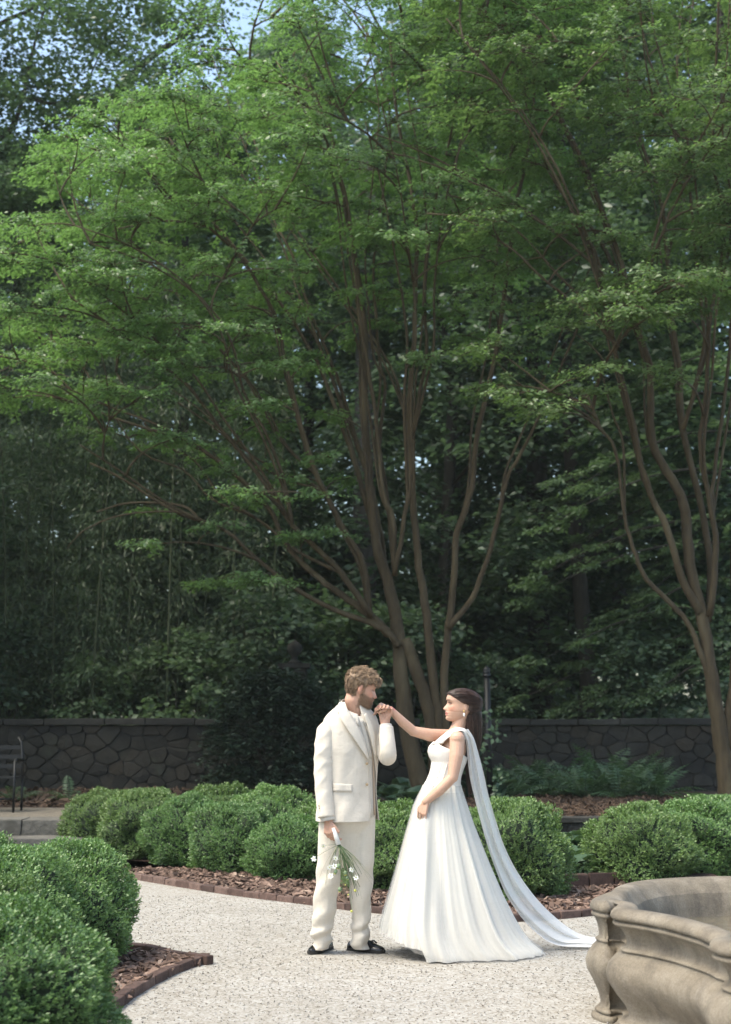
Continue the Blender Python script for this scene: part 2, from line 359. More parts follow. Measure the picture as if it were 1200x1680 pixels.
# chips of bark
def inside(p, poly):
    c = False; j = len(poly) - 1
    for i in range(len(poly)):
        a, b = poly[i], poly[j]
        if (a[1] > p[1]) != (b[1] > p[1]) and p[0] < (b[0] - a[0]) * (p[1] - a[1]) / (b[1] - a[1]) + a[0]: c = not c
        j = i
    return c
def inside_np(x, y, poly):
    c = np.zeros(len(x), bool); j = len(poly) - 1
    for i in range(len(poly)):
        a, b = poly[i], poly[j]
        if a[1] != b[1]: c ^= ((a[1] > y) != (b[1] > y)) & (x < (b[0] - a[0]) * (y - a[1]) / (b[1] - a[1]) + a[0])
        j = i
    return c
def chips(name, poly, box, n, z, ln, label, mat='chip', thin=.25, seed=1, hh=.035):
    r = random.Random(seed); mb = MB(); k = 0; tries = 0
    while k < n and tries < n * 20:
        tries += 1; p = (r.uniform(box[0], box[2]), r.uniform(box[1], box[3]))
        if poly and not inside(p, poly): continue
        L = ln * r.uniform(.45, 1.3)
        rot = Matrix.Rotation(r.uniform(0, 6.28), 3, 'Z') @ Matrix.Rotation(r.gauss(0, .32), 3, 'Y') @ Matrix.Rotation(r.gauss(0, .35), 3, 'X')
        mb.box((p[0], p[1], z + r.uniform(.002, hh)), L, L * thin * r.uniform(.7, 2.0), .009 * r.uniform(.6, 1.6), rot, r.betavariate(2, 2.2), .22, r); k += 1
    return tag(mb.build(name, M[mat], smooth=False, tint=True), label, kind='stuff')
chips('bark_chips', far_bed, (-3.8, 10.2, 4.2, 14.6), 9000, .012, .075, 'bark chip mulch under the far row of shrubs', seed=3)
chips('bark_chips', near_bed, (-2.4, 6.6, -.95, 9.4), 3200, .012, .075, 'bark chip mulch in the near left bed', seed=4)
# loose pebbles over the gravel
def pebbles(n, box, seed):
    r = np.random.default_rng(seed); x = r.uniform(box[0], box[2], n); y = r.uniform(box[1], box[3], n)
    keep = ~(inside_np(x, y, near_bed) | inside_np(x, y, far_bed)); x, y = x[keep], y[keep]; n = len(x)
    base = np.array([[1, 0, 0], [0, 1, 0], [-1, 0, 0], [0, -1, 0], [0, 0, 1], [0, 0, -1]], float)
    fc = np.array([[0, 1, 4], [1, 2, 4], [2, 3, 4], [3, 0, 4], [1, 0, 5], [2, 1, 5], [3, 2, 5], [0, 3, 5]])
    s = r.uniform(.0028, .0062, (n, 1, 1)) * r.uniform(.7, 1.3, (n, 1, 3)) * np.array([1, 1, .7]); an = r.uniform(0, 6.28, n)
    v = base[None] * s * r.uniform(.8, 1.2, (n, 6, 1)); c, sn = np.cos(an)[:, None], np.sin(an)[:, None]
    vx = v[:, :, 0] * c - v[:, :, 1] * sn + x[:, None]; vy = v[:, :, 0] * sn + v[:, :, 1] * c + y[:, None]; vz = v[:, :, 2] + r.uniform(.001, .006, n)[:, None]
    co = np.stack([vx, vy, vz], 2); me = bpy.data.meshes.new('loose_pebbles'); me.vertices.add(6 * n); me.vertices.foreach_set('co', co.ravel())
    me.loops.add(24 * n); me.loops.foreach_set('vertex_index', (np.arange(n)[:, None, None] * 6 + fc[None]).ravel())
    me.polygons.add(8 * n); me.polygons.foreach_set('loop_start', np.arange(8 * n) * 3); me.update(calc_edges=True)
    a = me.attributes.new('tint', 'FLOAT', 'POINT'); a.data.foreach_set('value', np.repeat(r.random(n), 6)); me.materials.append(M['pebble'])
    return tag(link('loose_pebbles', me), 'loose pale pebbles scattered over the gravel court', kind='stuff')
pebbles(16000, (-2.6, 6.4, 3.2, 12.6), 11)
# terrace behind the hedge
sheet('terrace', [(-12, 17.2), (14, 17.2), (14, 24.3), (-12, 24.3)], TZ, M['pine_straw'])
sheet('terrace_path', [(-12, 16.75), (-3.15, 16.75), (-3.0, 18.2), (-3.4, 19.1), (-12, 19.4)], TZ + .006, M['terrace_gravel'])
chips('fallen_leaves', None, (-6.4, 19.2, -.8, 23.6), 2600, TZ, .13, 'dry brown leaves along the foot of the shaded wall', 'needle', .22, 6, .06)
chips('fallen_needles', None, (.8, 17.3, 6.2, 21.6), 5200, TZ, .15, 'rusty pine needles on the raised bed by the ferns', 'needle', .07, 8, .05)
# ---------------------------------------------------------------- stone walls, stone by stone
def clip(poly, a, b, c):                             # keep a*x+b*y<=c
    out = []
    for p, q in zip(poly, poly[1:] + poly[:1]):
        dp, dq = a * p[0] + b * p[1] - c, a * q[0] + b * q[1] - c
        if dp <= 0: out.append(p)
        if dp * dq < 0:
            t = dp / (dp - dq); out.append((p[0] + (q[0] - p[0]) * t, p[1] + (q[1] - p[1]) * t))
    return out
def stones(parent, x0, x1, z0, z1, y, size, seed, mat, relax=1, flat=1.35, gap=.0045):
    r = random.Random(seed); n = int((x1 - x0) * (z1 - z0) / (size * size)); pts = []; k = 0
    while len(pts) < n and k < n * 60:
        k += 1; p = (r.uniform(x0, x1), r.uniform(z0, z1))
        if all(((p[0] - q[0]) / flat) ** 2 + (p[1] - q[1]) ** 2 > (size * r.uniform(.5, .8)) ** 2 for q in pts): pts.append(p)
    for p in pts:
        cell = [(x0, z0), (x1, z0), (x1, z1), (x0, z1)]
        for q in pts:
            if q is p or abs(q[0] - p[0]) > size * 5: continue
            a, b = (q[0] - p[0]) / flat, (q[1] - p[1]) * flat
            mx, mz = (p[0] + q[0]) / 2, (p[1] + q[1]) / 2; L = math.hypot(a, b)
            cell = clip(cell, a / L, b / L, (a * mx + b * mz) / L - gap)
            if len(cell) < 3: break
        if len(cell) < 3: continue
        cx = sum(c[0] for c in cell) / len(cell); cz = sum(c[1] for c in cell) / len(cell)
        ring = []
        for c, d in zip(cell, cell[1:] + cell[:1]):  # soften outline
            e = math.hypot(d[0] - c[0], d[1] - c[1])
            if e < .01: continue
            f = min(.3, .03 / e); ring += [(c[0] + (d[0] - c[0]) * f, c[1] + (d[1] - c[1]) * f), (d[0] + (c[0] - d[0]) * f, d[1] + (c[1] - d[1]) * f)]
        if len(ring) < 4: continue
        dep = r.uniform(.006, .04); N = len(ring); tilt = (r.uniform(-.08, .08), r.uniform(-.08, .08)); vs = []
        for s, dd in ((1, -.04), (1, dep * .5), (.93, dep)):
            for (a, c) in ring:
                X, Z = cx + (a - cx) * s, cz + (c - cz) * s
                vs.append(Vector((X, y - dd - ((X - cx) * tilt[0] + (Z - cz) * tilt[1] + r.uniform(-.004, .004) if dd > 0 else 0), Z)))
        vs.append(Vector((cx, y - dep - r.uniform(0, .012), cz)))
        fs = [(i * N + k, i * N + (k + 1) % N, (i + 1) * N + (k + 1) % N, (i + 1) * N + k) for i in (0, 1) for k in range(N)] + [(2 * N + k, 2 * N + (k + 1) % N, 3 * N) for k in range(N)]
        mb = MB(); c0 = Vector((cx, y, cz)); mb.add([v - c0 for v in vs], fs)
        o = link('stone', mb.mesh('stone', mat, smooth=False), parent); o.location = c0 - org(parent)
def slab_row(parent, name, x0, x1, y, z, dep, hgt, L, mat, seed, over=.03):
    r = random.Random(seed); x = x0
    while x < x1:
        w = min(L * r.uniform(.65, 1.35), x1 - x + .01); h = hgt * r.uniform(.85, 1.1)
        mb = MB(); mb.box((0, 0, 0), w - .014, dep * r.uniform(.97, 1.05), h, jit=.012, rng=r)
        o = link(name, bevel(mb.mesh(name, mat, smooth=False), .012, 2), parent)
        o.location = Vector((x + w / 2, y + dep / 2 - over + r.uniform(-.012, .012), z + h / 2 + r.uniform(0, .008))) - org(parent); o.rotation_euler.z = r.uniform(-.01, .01); x += w
WY = 23.8
ztop = at(600, 1179, WY).z
def boundary(x0, x1, label, seed):
    w = thing('stone_wall', ((x0 + x1) / 2, WY, TZ - .1), label, 'wall')
    mb = MB(); mb.box(((x0 + x1) / 2, WY + .2, (TZ - .1 + ztop - .11) / 2), x1 - x0, .36, ztop - .11 - TZ + .1); mb.build('mortar_core', M['mortar'], w, False)
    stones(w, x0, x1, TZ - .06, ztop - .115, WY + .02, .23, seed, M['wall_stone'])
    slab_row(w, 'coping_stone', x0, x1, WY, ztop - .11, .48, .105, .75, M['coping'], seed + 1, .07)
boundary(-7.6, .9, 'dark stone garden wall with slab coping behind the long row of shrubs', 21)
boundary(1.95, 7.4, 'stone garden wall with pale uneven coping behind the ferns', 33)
# low retaining wall at right, steps at left
w = thing('retaining_wall', (3.2, 17.1, 0), 'low dark stone wall holding up the pine needle bed', 'wall')
mb = MB(); mb.box((3.2, 17.27, .16), 8.6, .24, .34); mb.build('mortar_core', M['mortar'], w, False)
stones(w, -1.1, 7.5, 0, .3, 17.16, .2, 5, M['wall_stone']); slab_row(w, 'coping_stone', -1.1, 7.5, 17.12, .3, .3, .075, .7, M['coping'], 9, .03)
for i, (y, z, d, lb) in enumerate(((16.55, .2, .5, 'upper weathered stone step leading to the terrace path'), (16.1, .03, .5, 'lower worn stone step partly hidden by the shrubs'))):
    s = thing('stone_step', (-6, y, z), lb, 'step')
    slab_row(s, 'step_slab', -9.5, -3.15, y, z, d, .165, 1.5, M['step_stone'], 40 + i, 0)
# ================================================================ fountain
fo = thing('stone_fountain', (FC.x, FC.y, 0), 'weathered stone fountain basin with curved lobes and projecting corner piers', 'fountain')
FR = .585                                            # rim height
def fxy(x, y):
    g = ground(x, y, FR); return (g.x - FC.x, g.y - FC.y)
half = [fxy(968, 1474), fxy(984, 1465), fxy(998, 1460), fxy(1007, 1453), fxy(1024, 1447), fxy(1050, 1443), fxy(1085, 1440), fxy(1125, 1438), fxy(1170, 1436.5), fxy(1215, 1436.5)]
front = [fxy(968, 1475), fxy(985, 1479.5), fxy(1000, 1480.5), fxy(1012, 1478.5), fxy(1009, 1483), fxy(1002, 1486.5), fxy(1004, 1490.5), fxy(1016, 1493.5), fxy(1036, 1496), fxy(1060, 1500), fxy(1090, 1506), fxy(1120, 1514), fxy(1145, 1521.5), fxy(1158, 1527.5), fxy(1170, 1531), fxy(1164, 1537), fxy(1166, 1542), fxy(1182, 1547), fxy(1203, 1550)]
def dens(pts, n=5):
    return smooth_path([Vector(p) for p in pts], n)
hb = dens(half); fb = dens(front)
# from the right end of the far lobe round by the left to the near pier, then the same turned half round
side = [Vector(p) for p in hb[::-1]] + [Vector(p) for p in fb[1:]]
p0, p1 = side[0], side[-1]
bridge = []                                           # out-of-frame lobe that joins the two halves
a0, a1 = math.atan2(p1.y, p1.x), math.atan2(-p0.y, -p0.x)
if a1 < a0: a1 += 2 * math.pi
for k in range(1, 14):
    t = k / 14; a = a0 + (a1 - a0) * t; r = p1.length * (1 - t) + p0.length * t + .10 * math.sin(math.pi * t); bridge.append(Vector((r * math.cos(a), r * math.sin(a))))
outl = side + bridge; outl = outl + [-p for p in outl]
# drop near-duplicates
o2 = [outl[0]]
for p in outl[1:]:
    if (p - o2[-1]).length > .012: o2.append(p)
outl = o2; NF = len(outl)
def normals(pl, k=2):
    n = len(pl); out = []
    for i in range(n):
        t = pl[(i + k) % n] - pl[(i - k) % n]; out.append(Vector((-t.y, t.x)).normalized())
    for _ in range(2): out = [(out[i - 1] + out[i] * 2 + out[(i + 1) % n]).normalized() for i in range(n)]
    return out
fn = normals(outl)
if sum(n.dot(p) for n, p in zip(fn, outl)) < 0: fn = [-n for n in fn]
def blur(L, k):
    n = len(L); return [sum((L[(i + j) % n] for j in range(-k, k + 1)), Vector((0, 0))) / (2 * k + 1) for i in range(n)]
soft = blur(blur(outl, 7), 5); sn_ = blur([p.normalized() for p in soft], 3)
_tip = [Vector(fxy(975, 1474)), -Vector(fxy(975, 1474))]
def off_pt(p, q, ps, qs, o, z):                       # inner rings follow a calmer outline so they never fold over
    dt = min((p - t).length for t in _tip); o2 = o * (.55 + .45 * max(0, min(1, (dt - .1) / .12))) if o > 0 else o
    w = max(0, min(1, (o - .085) / .09)); w = w * w * (3 - 2 * w); a = p - q * o2; b = ps - qs * (o - .03); r_ = a.lerp(b, w); return Vector((FC.x + r_.x, FC.y + r_.y, z))
def band(name, prof, n=None):
    mb = MB(); mb.grid([[off_pt(p, q, ps, qs, o, z) for p, q, ps, qs in zip(outl, fn, soft, sn_)] for o, z in prof], closed=True)
    return mb.build(name, M['fountain'], fo)
H = FR
band('rim', [(.20, H - .075), (.16, H - .03), (.13, H - .008), (.095, H), (.05, H + .002), (.018, H - .006), (.002, H - .024), (-.002, H - .040), (.006, H - .050), (.026, H - .053), (.026, H - .060), (.012, H - .063), (.009, H - .073), (.016, H - .081), (.042, H - .084), (.044, H - .095)])
band('bowl_wall', [(.044, H - .095), (.060, H - .115), (.074, H - .145), (.077, H - .168), (.070, H - .185), (.046, H - .190), (.040, H - .196), (.046, H - .203), (.054, H - .206), (.018, H - .225), (-.016, H - .262), (-.030, H - .30), (-.022, H - .345), (.018, H - .405), (.058, H - .455), (.076, H - .495), (.074, H - .515), (.056, H - .528)])
band('base_moulding', [(.056, H - .528), (.034, H - .530), (.022, H - .537), (.024, H - .547), (.036, H - .551), (.036, H - .555), (.006, H - .558), (-.006, H - .563), (-.006, H - .578), (.0, H - .6)])
band('basin_interior', [(.20, H - .075), (.215, H - .11), (.225, H - .16), (.235, H - .24), (.26, H - .30), (.32, H - .345), (.42, H - .36), (.7, H - .37), (1.0, H - .37)])
mb = MB(); WZ = H - .20; k = len(outl)
mb.add([off_pt(p, q, ps, qs, .225, WZ) for p, q, ps, qs in zip(outl, fn, soft, sn_)], [tuple(range(k))])
wt = mb.build('water_surface', M['water'], fo, False)
# ================================================================ clipped box shrubs
def box_mesh(seed, rx, ry, h, n, leaf, lump=.105):
    r = np.random.default_rng(seed); ph = r.uniform(0, 6.28, (6, 3)); fr = r.uniform(3.0, 8.5, (6, 3))
    def lumpy(d):
        s = np.zeros(len(d))
        for a, f in zip(ph, fr): s += np.sin(d[:, 0] * f[0] + a[0]) * np.sin(d[:, 1] * f[1] + a[1]) * np.sin(d[:, 2] * f[2] + a[2])
        return 1 + lump * s
    def surf(d, k=1.0):
        q = np.abs(d) ** 2.15; rad = (q.sum(1)) ** (-1 / 2.15) * lumpy(d) * k
        p = d * rad[:, None] * np.array([rx, ry, h * .57]); p[:, 2] += h * .43; p[:, 2] = np.maximum(p[:, 2], .025); return p
    d = unit(r.normal(0, 1, (n // 7, 3))); d[:, 2] = np.where(d[:, 2] < -.8, -d[:, 2], d[:, 2])
    tip = surf(d, 1.0) * np.array([1, 1, 1]); m = len(d)
    tip += d * r.uniform(-.036, .012, m)[:, None] * np.array([1, 1, 1])
    grow = unit(d * np.array([1, 1, .8]) + np.array([0, 0, .55]) + r.normal(0, .25, (m, 3)))
    k = np.repeat(np.arange(m), 7); N = len(k); s = np.tile(np.linspace(0, 1, 7), m)
    pos = tip[k] - grow[k] * ((1 - s) * leaf * 2.2)[:, None] + r.normal(0, leaf * .12, (N, 3))
    side = unit(np.cross(grow[k], unit(r.normal(0, 1, (N, 3)))))
    ax = unit(side * (1.05 - .45 * s)[:, None] + grow[k] * (.35 + .65 * s)[:, None])
    nor = grow[k] + r.normal(0, .2, (N, 3))
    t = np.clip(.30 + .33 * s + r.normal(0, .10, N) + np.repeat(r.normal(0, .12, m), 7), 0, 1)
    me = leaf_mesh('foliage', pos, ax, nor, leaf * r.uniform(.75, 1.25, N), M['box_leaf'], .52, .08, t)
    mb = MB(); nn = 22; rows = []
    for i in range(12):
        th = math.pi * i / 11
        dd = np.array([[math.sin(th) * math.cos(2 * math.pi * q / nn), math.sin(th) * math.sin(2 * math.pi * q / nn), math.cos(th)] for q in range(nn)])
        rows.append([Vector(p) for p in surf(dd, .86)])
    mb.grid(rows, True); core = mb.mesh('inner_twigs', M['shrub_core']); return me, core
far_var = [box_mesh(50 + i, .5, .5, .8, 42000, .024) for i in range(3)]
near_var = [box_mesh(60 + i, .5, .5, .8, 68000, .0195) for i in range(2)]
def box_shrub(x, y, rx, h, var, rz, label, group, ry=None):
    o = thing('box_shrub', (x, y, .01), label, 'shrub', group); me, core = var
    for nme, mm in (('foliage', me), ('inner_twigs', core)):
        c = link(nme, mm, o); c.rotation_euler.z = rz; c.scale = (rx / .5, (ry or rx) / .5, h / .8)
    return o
GF, GN = 'clipped box shrubs in the far bed', 'clipped box shrubs in the near left bed'
def pxshrub(x, y, wpx, hpx, label, i, dy=0):
    g = ground(x, y); s = FPX / g.y; rx = wpx / 2 / s
    return box_shrub(g.x, g.y + rx * .85 + dy, rx * 1.14, hpx / s * .98, far_var[i % 3], i * 1.3, label, GF)
pxshrub(160, 1404, 118, 98, 'leftmost round shrub of the far row, beside the stone steps', 0)
pxshrub(226, 1414, 122, 112, 'second round shrub from the steps in the far row', 1, .05)
pxshrub(300, 1424, 128, 112, 'third round shrub from the steps in the far row', 2)
pxshrub(345, 1420, 140, 116, 'shrub at the back of the far row, above the third and fourth', 3, .75)
pxshrub(380, 1438, 130, 112, 'fourth round shrub from the steps in the far row', 4)
pxshrub(440, 1428, 150, 122, 'shrub at the back of the far row, left of the man', 5, .7)
pxshrub(478, 1450, 128, 100, 'low round shrub just left of the man holding flowers', 6)
pxshrub(560, 1450, 140, 128, 'shrub hidden behind the man in cream linen suit', 7, .35)
pxshrub(650, 1468, 150, 138, 'shrub between the man and the white skirt', 8)
pxshrub(740, 1470, 150, 140, 'shrub mostly hidden behind the white skirt', 9, .2)
pxshrub(848, 1482, 170, 160, 'large round shrub behind the trailing white cape', 10)
pxshrub(1070, 1462, 156, 130, 'large round shrub beyond the rim of the fountain', 11, .1)
pxshrub(1172, 1452, 170, 122, 'shrub at the right edge beyond the fountain', 12, .2)
pxshrub(1240, 1440, 160, 118, 'shrub cut by the right edge of the picture', 13, .8)
for i, (x, y, r, h, lb) in enumerate((
    (-1.93, 9.0, .50, .72, 'near left shrub closest to the pointed brick corner'),
    (-2.2, 8.42, .53, .73, 'second near left shrub from the brick corner'),
    (-2.22, 7.75, .55, .73, 'near left shrub behind the blurred foreground one'),
    (-1.66, 6.42, .58, .66, 'blurred shrub in the bottom left foreground'),
    (-2.62, 9.25, .50, .76, 'near left shrub at the back of its bed'),
    (-2.86, 8.5, .52, .78, 'shrub at the left edge with a sunlit top'),
    (-2.62, 6.9, .55, .74, 'shrub cut by the left edge near the camera'))):
    box_shrub(x, y, r, h, near_var[i % 2], i * 2.1, lb, GN)
ords = ['first', 'second', 'third', 'fourth', 'fifth', 'sixth', 'seventh', 'eighth', 'ninth', 'tenth', 'eleventh', 'twelfth', 'thirteenth', 'fourteenth', 'fifteenth', 'sixteenth']
# ================================================================ crape myrtles, stems traced one by one
def grow_tree(name, label, D0, base, stems, sprays, leafmat, barkmat, seed, leaf=.064, per=440):
    r = np.random.default_rng(seed); rr = random.Random(seed)
    root = thing(name, base, label, 'tree'); mb = MB(); nodes = []; dirs = []
    for pts, w0, w1, drift in stems:
        n = len(pts); P = []
        for i, (x, y) in enumerate(pts):
            t = max(0, (1150 - y) / 1000); P.append(at(x, y, D0 + drift * t ** 1.2))
        Q = smooth_path(P, 4); rad = [(w0 + (w1 - w0) * (k / (len(Q) - 1)) ** (.5 if w0 > 30 else .7)) * (1 if w0 > 30 else .8) / 2 / FPX * D0 for k in range(len(Q))]
        Q = [q + Vector((rr.gauss(0, .006), rr.gauss(0, .012), 0)) for q in Q]
        mb.tube(Q, rad, 9 if w0 > 15 else 7, wob=.06, rng=rr)
        for k in range(len(Q) // 3, len(Q)):
            nodes.append(Q[k]); dirs.append((Q[min(k + 1, len(Q) - 1)] - Q[max(k - 1, 0)]).normalized())
    for k in range(len(stems)):
        pts, w0, w1, drift = stems[k]; up = [p for p in pts if p[1] < 880]
        if len(up) < 4: continue
        dx, dD = rr.uniform(14, 34) * rr.choice((-1, 1)), rr.uniform(-1.2, 1.2); n = len(up)
        Q = smooth_path([at(x + dx * (i / (n - 1)) ** .7, y - 30 * i / (n - 1), D0 + drift * max(0, (1150 - y) / 1000) ** 1.2 + dD * i / (n - 1)) for i, (x, y) in enumerate(up)], 4)
        mb.tube(Q, [max(2.2, 5.5 * (1 - .6 * q / len(Q))) / 2 / FPX * D0 for q in range(len(Q))], 6, wob=.05, rng=rr)
        for q in range(len(Q) // 2, len(Q)): nodes.append(Q[q]); dirs.append((Q[min(q + 1, len(Q) - 1)] - Q[q - 1]).normalized())
    mb.build('trunk', barkmat, root)
    NA = np.array(nodes); tw = MB(); parts = []
    for (c, Rr, n) in sprays:
        c = np.array(c); d = c - NA; L = np.linalg.norm(d, axis=1) + np.where(d[:, 2] < -.1, 3, 0) + r.uniform(0, .35, len(NA))
        i = int(np.argmin(L)); a = Vector(NA[i]); cv = Vector(c); ll = (cv - a).length
        if ll > 4.2: continue
        ctl = a.lerp(cv, .35) + dirs[i] * ll * .16 + Vector((0, 0, .06 * ll)); Q = []
        for k in range(6):
            t = k / 5; Q.append(a * (1 - t) ** 2 + ctl * 2 * t * (1 - t) + cv * t * t)
        r0 = .010 + .008 * min(ll, 2.5); tw.tube(Q, [r0 * (1 - .7 * k / 5) for k in range(6)], 5, False)
        if rr.random() < .7: NA = np.vstack([NA, np.array([Q[2], Q[3]])]); dirs += [(Q[3] - Q[2]).normalized()] * 2
        out = np.array([c[0] - base[0], c[1] - base[1]]) + r.normal(0, 1.2, 2); out = np.append(out / (np.linalg.norm(out) + 1e-6), 0)
        q = spray(r, c, out, Rr, n or int(per * Rr / .7), 12, .14, .16, 1.25, leaf, .032, .55); parts.append(q[:5])
        for e, (p0, p1) in enumerate(q[5][:6]):
            m_ = (Vector(p0) + Vector(p1)) / 2 + Vector((0, 0, .03)); tw.tube([Vector(p0), m_, Vector(p1) - Vector((0, 0, .1))], [.007, .005, .002], 3, False)
    tw.build('branches', barkmat, root)
    A = cat(parts); me = leaf_mesh('crown', A[0], A[1], A[2], A[3], leafmat, .54, .06, A[4], org(root)); link('crown', me, root)
    return root
def poly_sprays(poly, n, D0, half, seed, Rr=(.5, .95), taper=True, push=0):
    r = random.Random(seed); out = []; xs_ = [p[0] for p in poly]; ys_ = [p[1] for p in poly]
    while len(out) < n:
        x, y = r.uniform(min(xs_), max(xs_)), r.uniform(min(ys_), max(ys_))
        if not inside((x, y), poly): continue
        D = D0 + push + r.uniform(-half, half); out.append((at(x, y, D), r.uniform(*Rr), None))
    return out
DC = 20.6
C = [([(700, 1312), (684, 1262), (668, 1190), (658, 1110), (655, 1050), (648, 1004), (636, 950), (620, 900), (612, 850), (604, 760), (598, 660), (600, 560), (590, 470), (575, 380), (560, 300), (540, 210), (500, 120)], 40, 6, .5),
     ([(655, 1060), (640, 1042), (610, 1022), (560, 1005), (500, 975), (425, 920), (370, 870), (290, 840), (200, 785), (150, 760)], 17, 4, -2),
     ([(330, 855), (290, 840), (200, 845), (140, 870), (110, 900)], 6, 2, -2.2),
     ([(640, 1042), (606, 1009), (560, 975), (525, 950), (475, 900), (435, 825), (350, 750), (280, 715), (200, 690), (120, 660)], 20, 4, -1.5),
     ([(612, 1012), (560, 940), (520, 900), (480, 860), (425, 780), (360, 700), (310, 635), (255, 590), (190, 540), (120, 490)], 15, 4, -2.6),
     ([(604, 1005), (590, 930), (555, 860), (535, 810), (480, 790), (420, 760), (350, 700), (290, 660)], 10, 3, 1),
     ([(606, 1008), (597, 930), (565, 870), (540, 820), (520, 780), (495, 700), (470, 600), (450, 515), (400, 430), (340, 370), (270, 320)], 16, 5, -1),
     ([(620, 905), (595, 800), (565, 710), (530, 615), (495, 550), (440, 470), (380, 400), (310, 320), (250, 250)], 14, 4, 1.5),
     ([(636, 950), (625, 880), (610, 800), (585, 720), (560, 640), (530, 560), (505, 500), (480, 420), (430, 330), (370, 250), (330, 170)], 14, 4, 2.2),
     ([(648, 945), (644, 850), (630, 810), (620, 710), (605, 600), (590, 520), (580, 430), (570, 330), (540, 240), (480, 130)], 13, 4, -.6),
     ([(648, 940), (640, 850), (628, 770), (623, 720), (633, 633), (623, 593), (617, 527), (613, 450), (618, 400), (630, 300), (640, 200), (620, 90)], 11, 4, 1),
     ([(648, 940), (664, 850), (668, 790), (664, 660), (668, 560), (660, 480), (645, 400), (630, 320), (600, 200)], 11, 3, -1.2),
     ([(722, 1305), (722, 1200), (712, 1120), (700, 1010), (688, 930), (680, 850), (675, 780), (672, 700), (672, 640), (680, 560), (682, 480), (684, 380), (670, 280), (650, 180), (640, 60)], 24, 6, 0),
     ([(677, 720), (690, 640), (700, 575), (697, 480), (706, 380), (720, 300), (740, 220), (760, 100)], 10, 4, -.8),
     ([(736, 1305), (732, 1190), (729, 1106), (737, 1025), (745, 950), (750, 875), (775, 800), (785, 700), (810, 600), (825, 500), (838, 400), (848, 330), (870, 230), (880, 100)], 21, 6, -.5),
     ([(736, 1032), (775, 980), (800, 915), (820, 840), (835, 780), (860, 735), (900, 650), (945, 545), (985, 470)], 14, 4, -1),
     ([(664, 1050), (680, 1090), (700, 1150), (712, 1220), (716, 1305)], 24, 30, 0),
     ([(480, 860), (470, 800), (440, 720), (400, 640), (380, 560), (330, 490), (240, 430), (150, 400)], 9, 3, -3),
     ([(560, 940), (490, 905), (420, 850), (350, 820), (300, 770), (230, 740), (160, 640)], 9, 3, 2.6),
     ([(520, 780), (470, 730), (420, 640), (350, 560), (290, 480), (200, 380)], 8, 3, 2.4),
     ([(672, 700), (640, 600), (560, 480), (470, 350), (420, 240), (380, 120)], 9, 3, 3.4)]
polyC = [(-40, 640), (-40, 440), (60, 330), (110, 230), (180, 165), (310, 130), (330, 60), (420, -30), (480, -190), (900, -190), (930, 120), (880, 330), (860, 470), (760, 470), (700, 400), (560, 430), (480, 500), (420, 590), (300, 640), (120, 670)]
spC = poly_sprays(polyC, 400, DC, 2.8, 1) + poly_sprays([(100, 560), (560, 430), (700, 430), (900, 520), (930, 640), (760, 640), (600, 560), (420, 700), (180, 760)], 46, DC, 2.2, 2, (.4, .7)) \
    + poly_sprays([(160, 860), (430, 800), (560, 880), (500, 960), (300, 970)], 13, DC - 1, 1.2, 3, (.4, .65)) + poly_sprays([(230, 720), (480, 640), (640, 720), (560, 820), (300, 800)], 15, DC, 1.6, 4, (.4, .6))
grow_tree('crape_myrtle', 'spreading many-stemmed tree with brown trunks rising behind the couple', DC, Vector((3.2 * 0 + at(705, 1300, DC).x, DC, TZ)), C, spC, M['crape_leaf'], M['crape_bark'], 41)
DR = 19.3
RT = [([(1196, 1320), (1188, 1240), (1178, 1180), (1165, 1090), (1150, 1005), (1132, 925), (1125, 840), (1110, 800), (1075, 740), (1067, 690), (1065, 600), (1040, 515), (1020, 430), (970, 300), (930, 210), (880, 120), (830, 20)], 35, 6, 0),
      ([(1174, 1140), (1145, 1060), (1120, 1010), (1060, 950), (1040, 900), (1025, 850), (1010, 740), (985, 700), (960, 640)], 15, 5, -1),
      ([(1150, 1005), (1120, 950), (1095, 870), (1060, 790), (1040, 700), (1015, 600), (1000, 525), (985, 440), (960, 380), (900, 280)], 19, 6, -.6),
      ([(1160, 1020), (1168, 950), (1155, 850), (1120, 700), (1115, 600), (1100, 510), (1095, 425), (1080, 310), (1040, 200), (1025, 100), (1000, -20)], 19, 6, 1),
      ([(1122, 705), (1140, 635), (1155, 560), (1140, 400), (1125, 280), (1080, 140), (1060, 75), (1040, -60)], 11, 4, -.5),
      ([(1165, 1010), (1175, 900), (1165, 825), (1150, 740), (1160, 625), (1165, 520), (1190, 375), (1170, 260), (1175, 120), (1180, -20)], 15, 5, -1),
      ([(1170, 850), (1172, 780), (1195, 600), (1202, 500), (1218, 380), (1235, 200), (1260, 0)], 11, 4, .5),
      ([(1192, 1240), (1205, 1100), (1208, 1030), (1205, 900), (1220, 800), (1245, 600), (1270, 300)], 24, 8, 1),
      ([(1010, 470), (960, 420), (865, 350), (765, 295), (695, 265), (640, 250)], 8, 3, -1),
      ([(1014, 570), (960, 510), (900, 465), (840, 410), (765, 360), (700, 350)], 8, 3, -1.6),
      ([(1000, 525), (960, 380), (900, 250), (840, 160), (760, 60)], 8, 3, -2),
      ([(1065, 600), (1000, 420), (940, 330), (880, 200), (850, 60)], 9, 3, 2),
      ([(1095, 425), (1130, 250), (1110, 100), (1130, -60)], 8, 3, 2.2), ([(1040, 515), (1080, 400), (1110, 330), (1180, 220), (1240, 120)], 8, 3, -2.2)]
polyR = [(700, -190), (1380, -190), (1380, 420), (1160, 380), (1030, 330), (960, 330), (900, 300), (830, 220), (730, 140)]
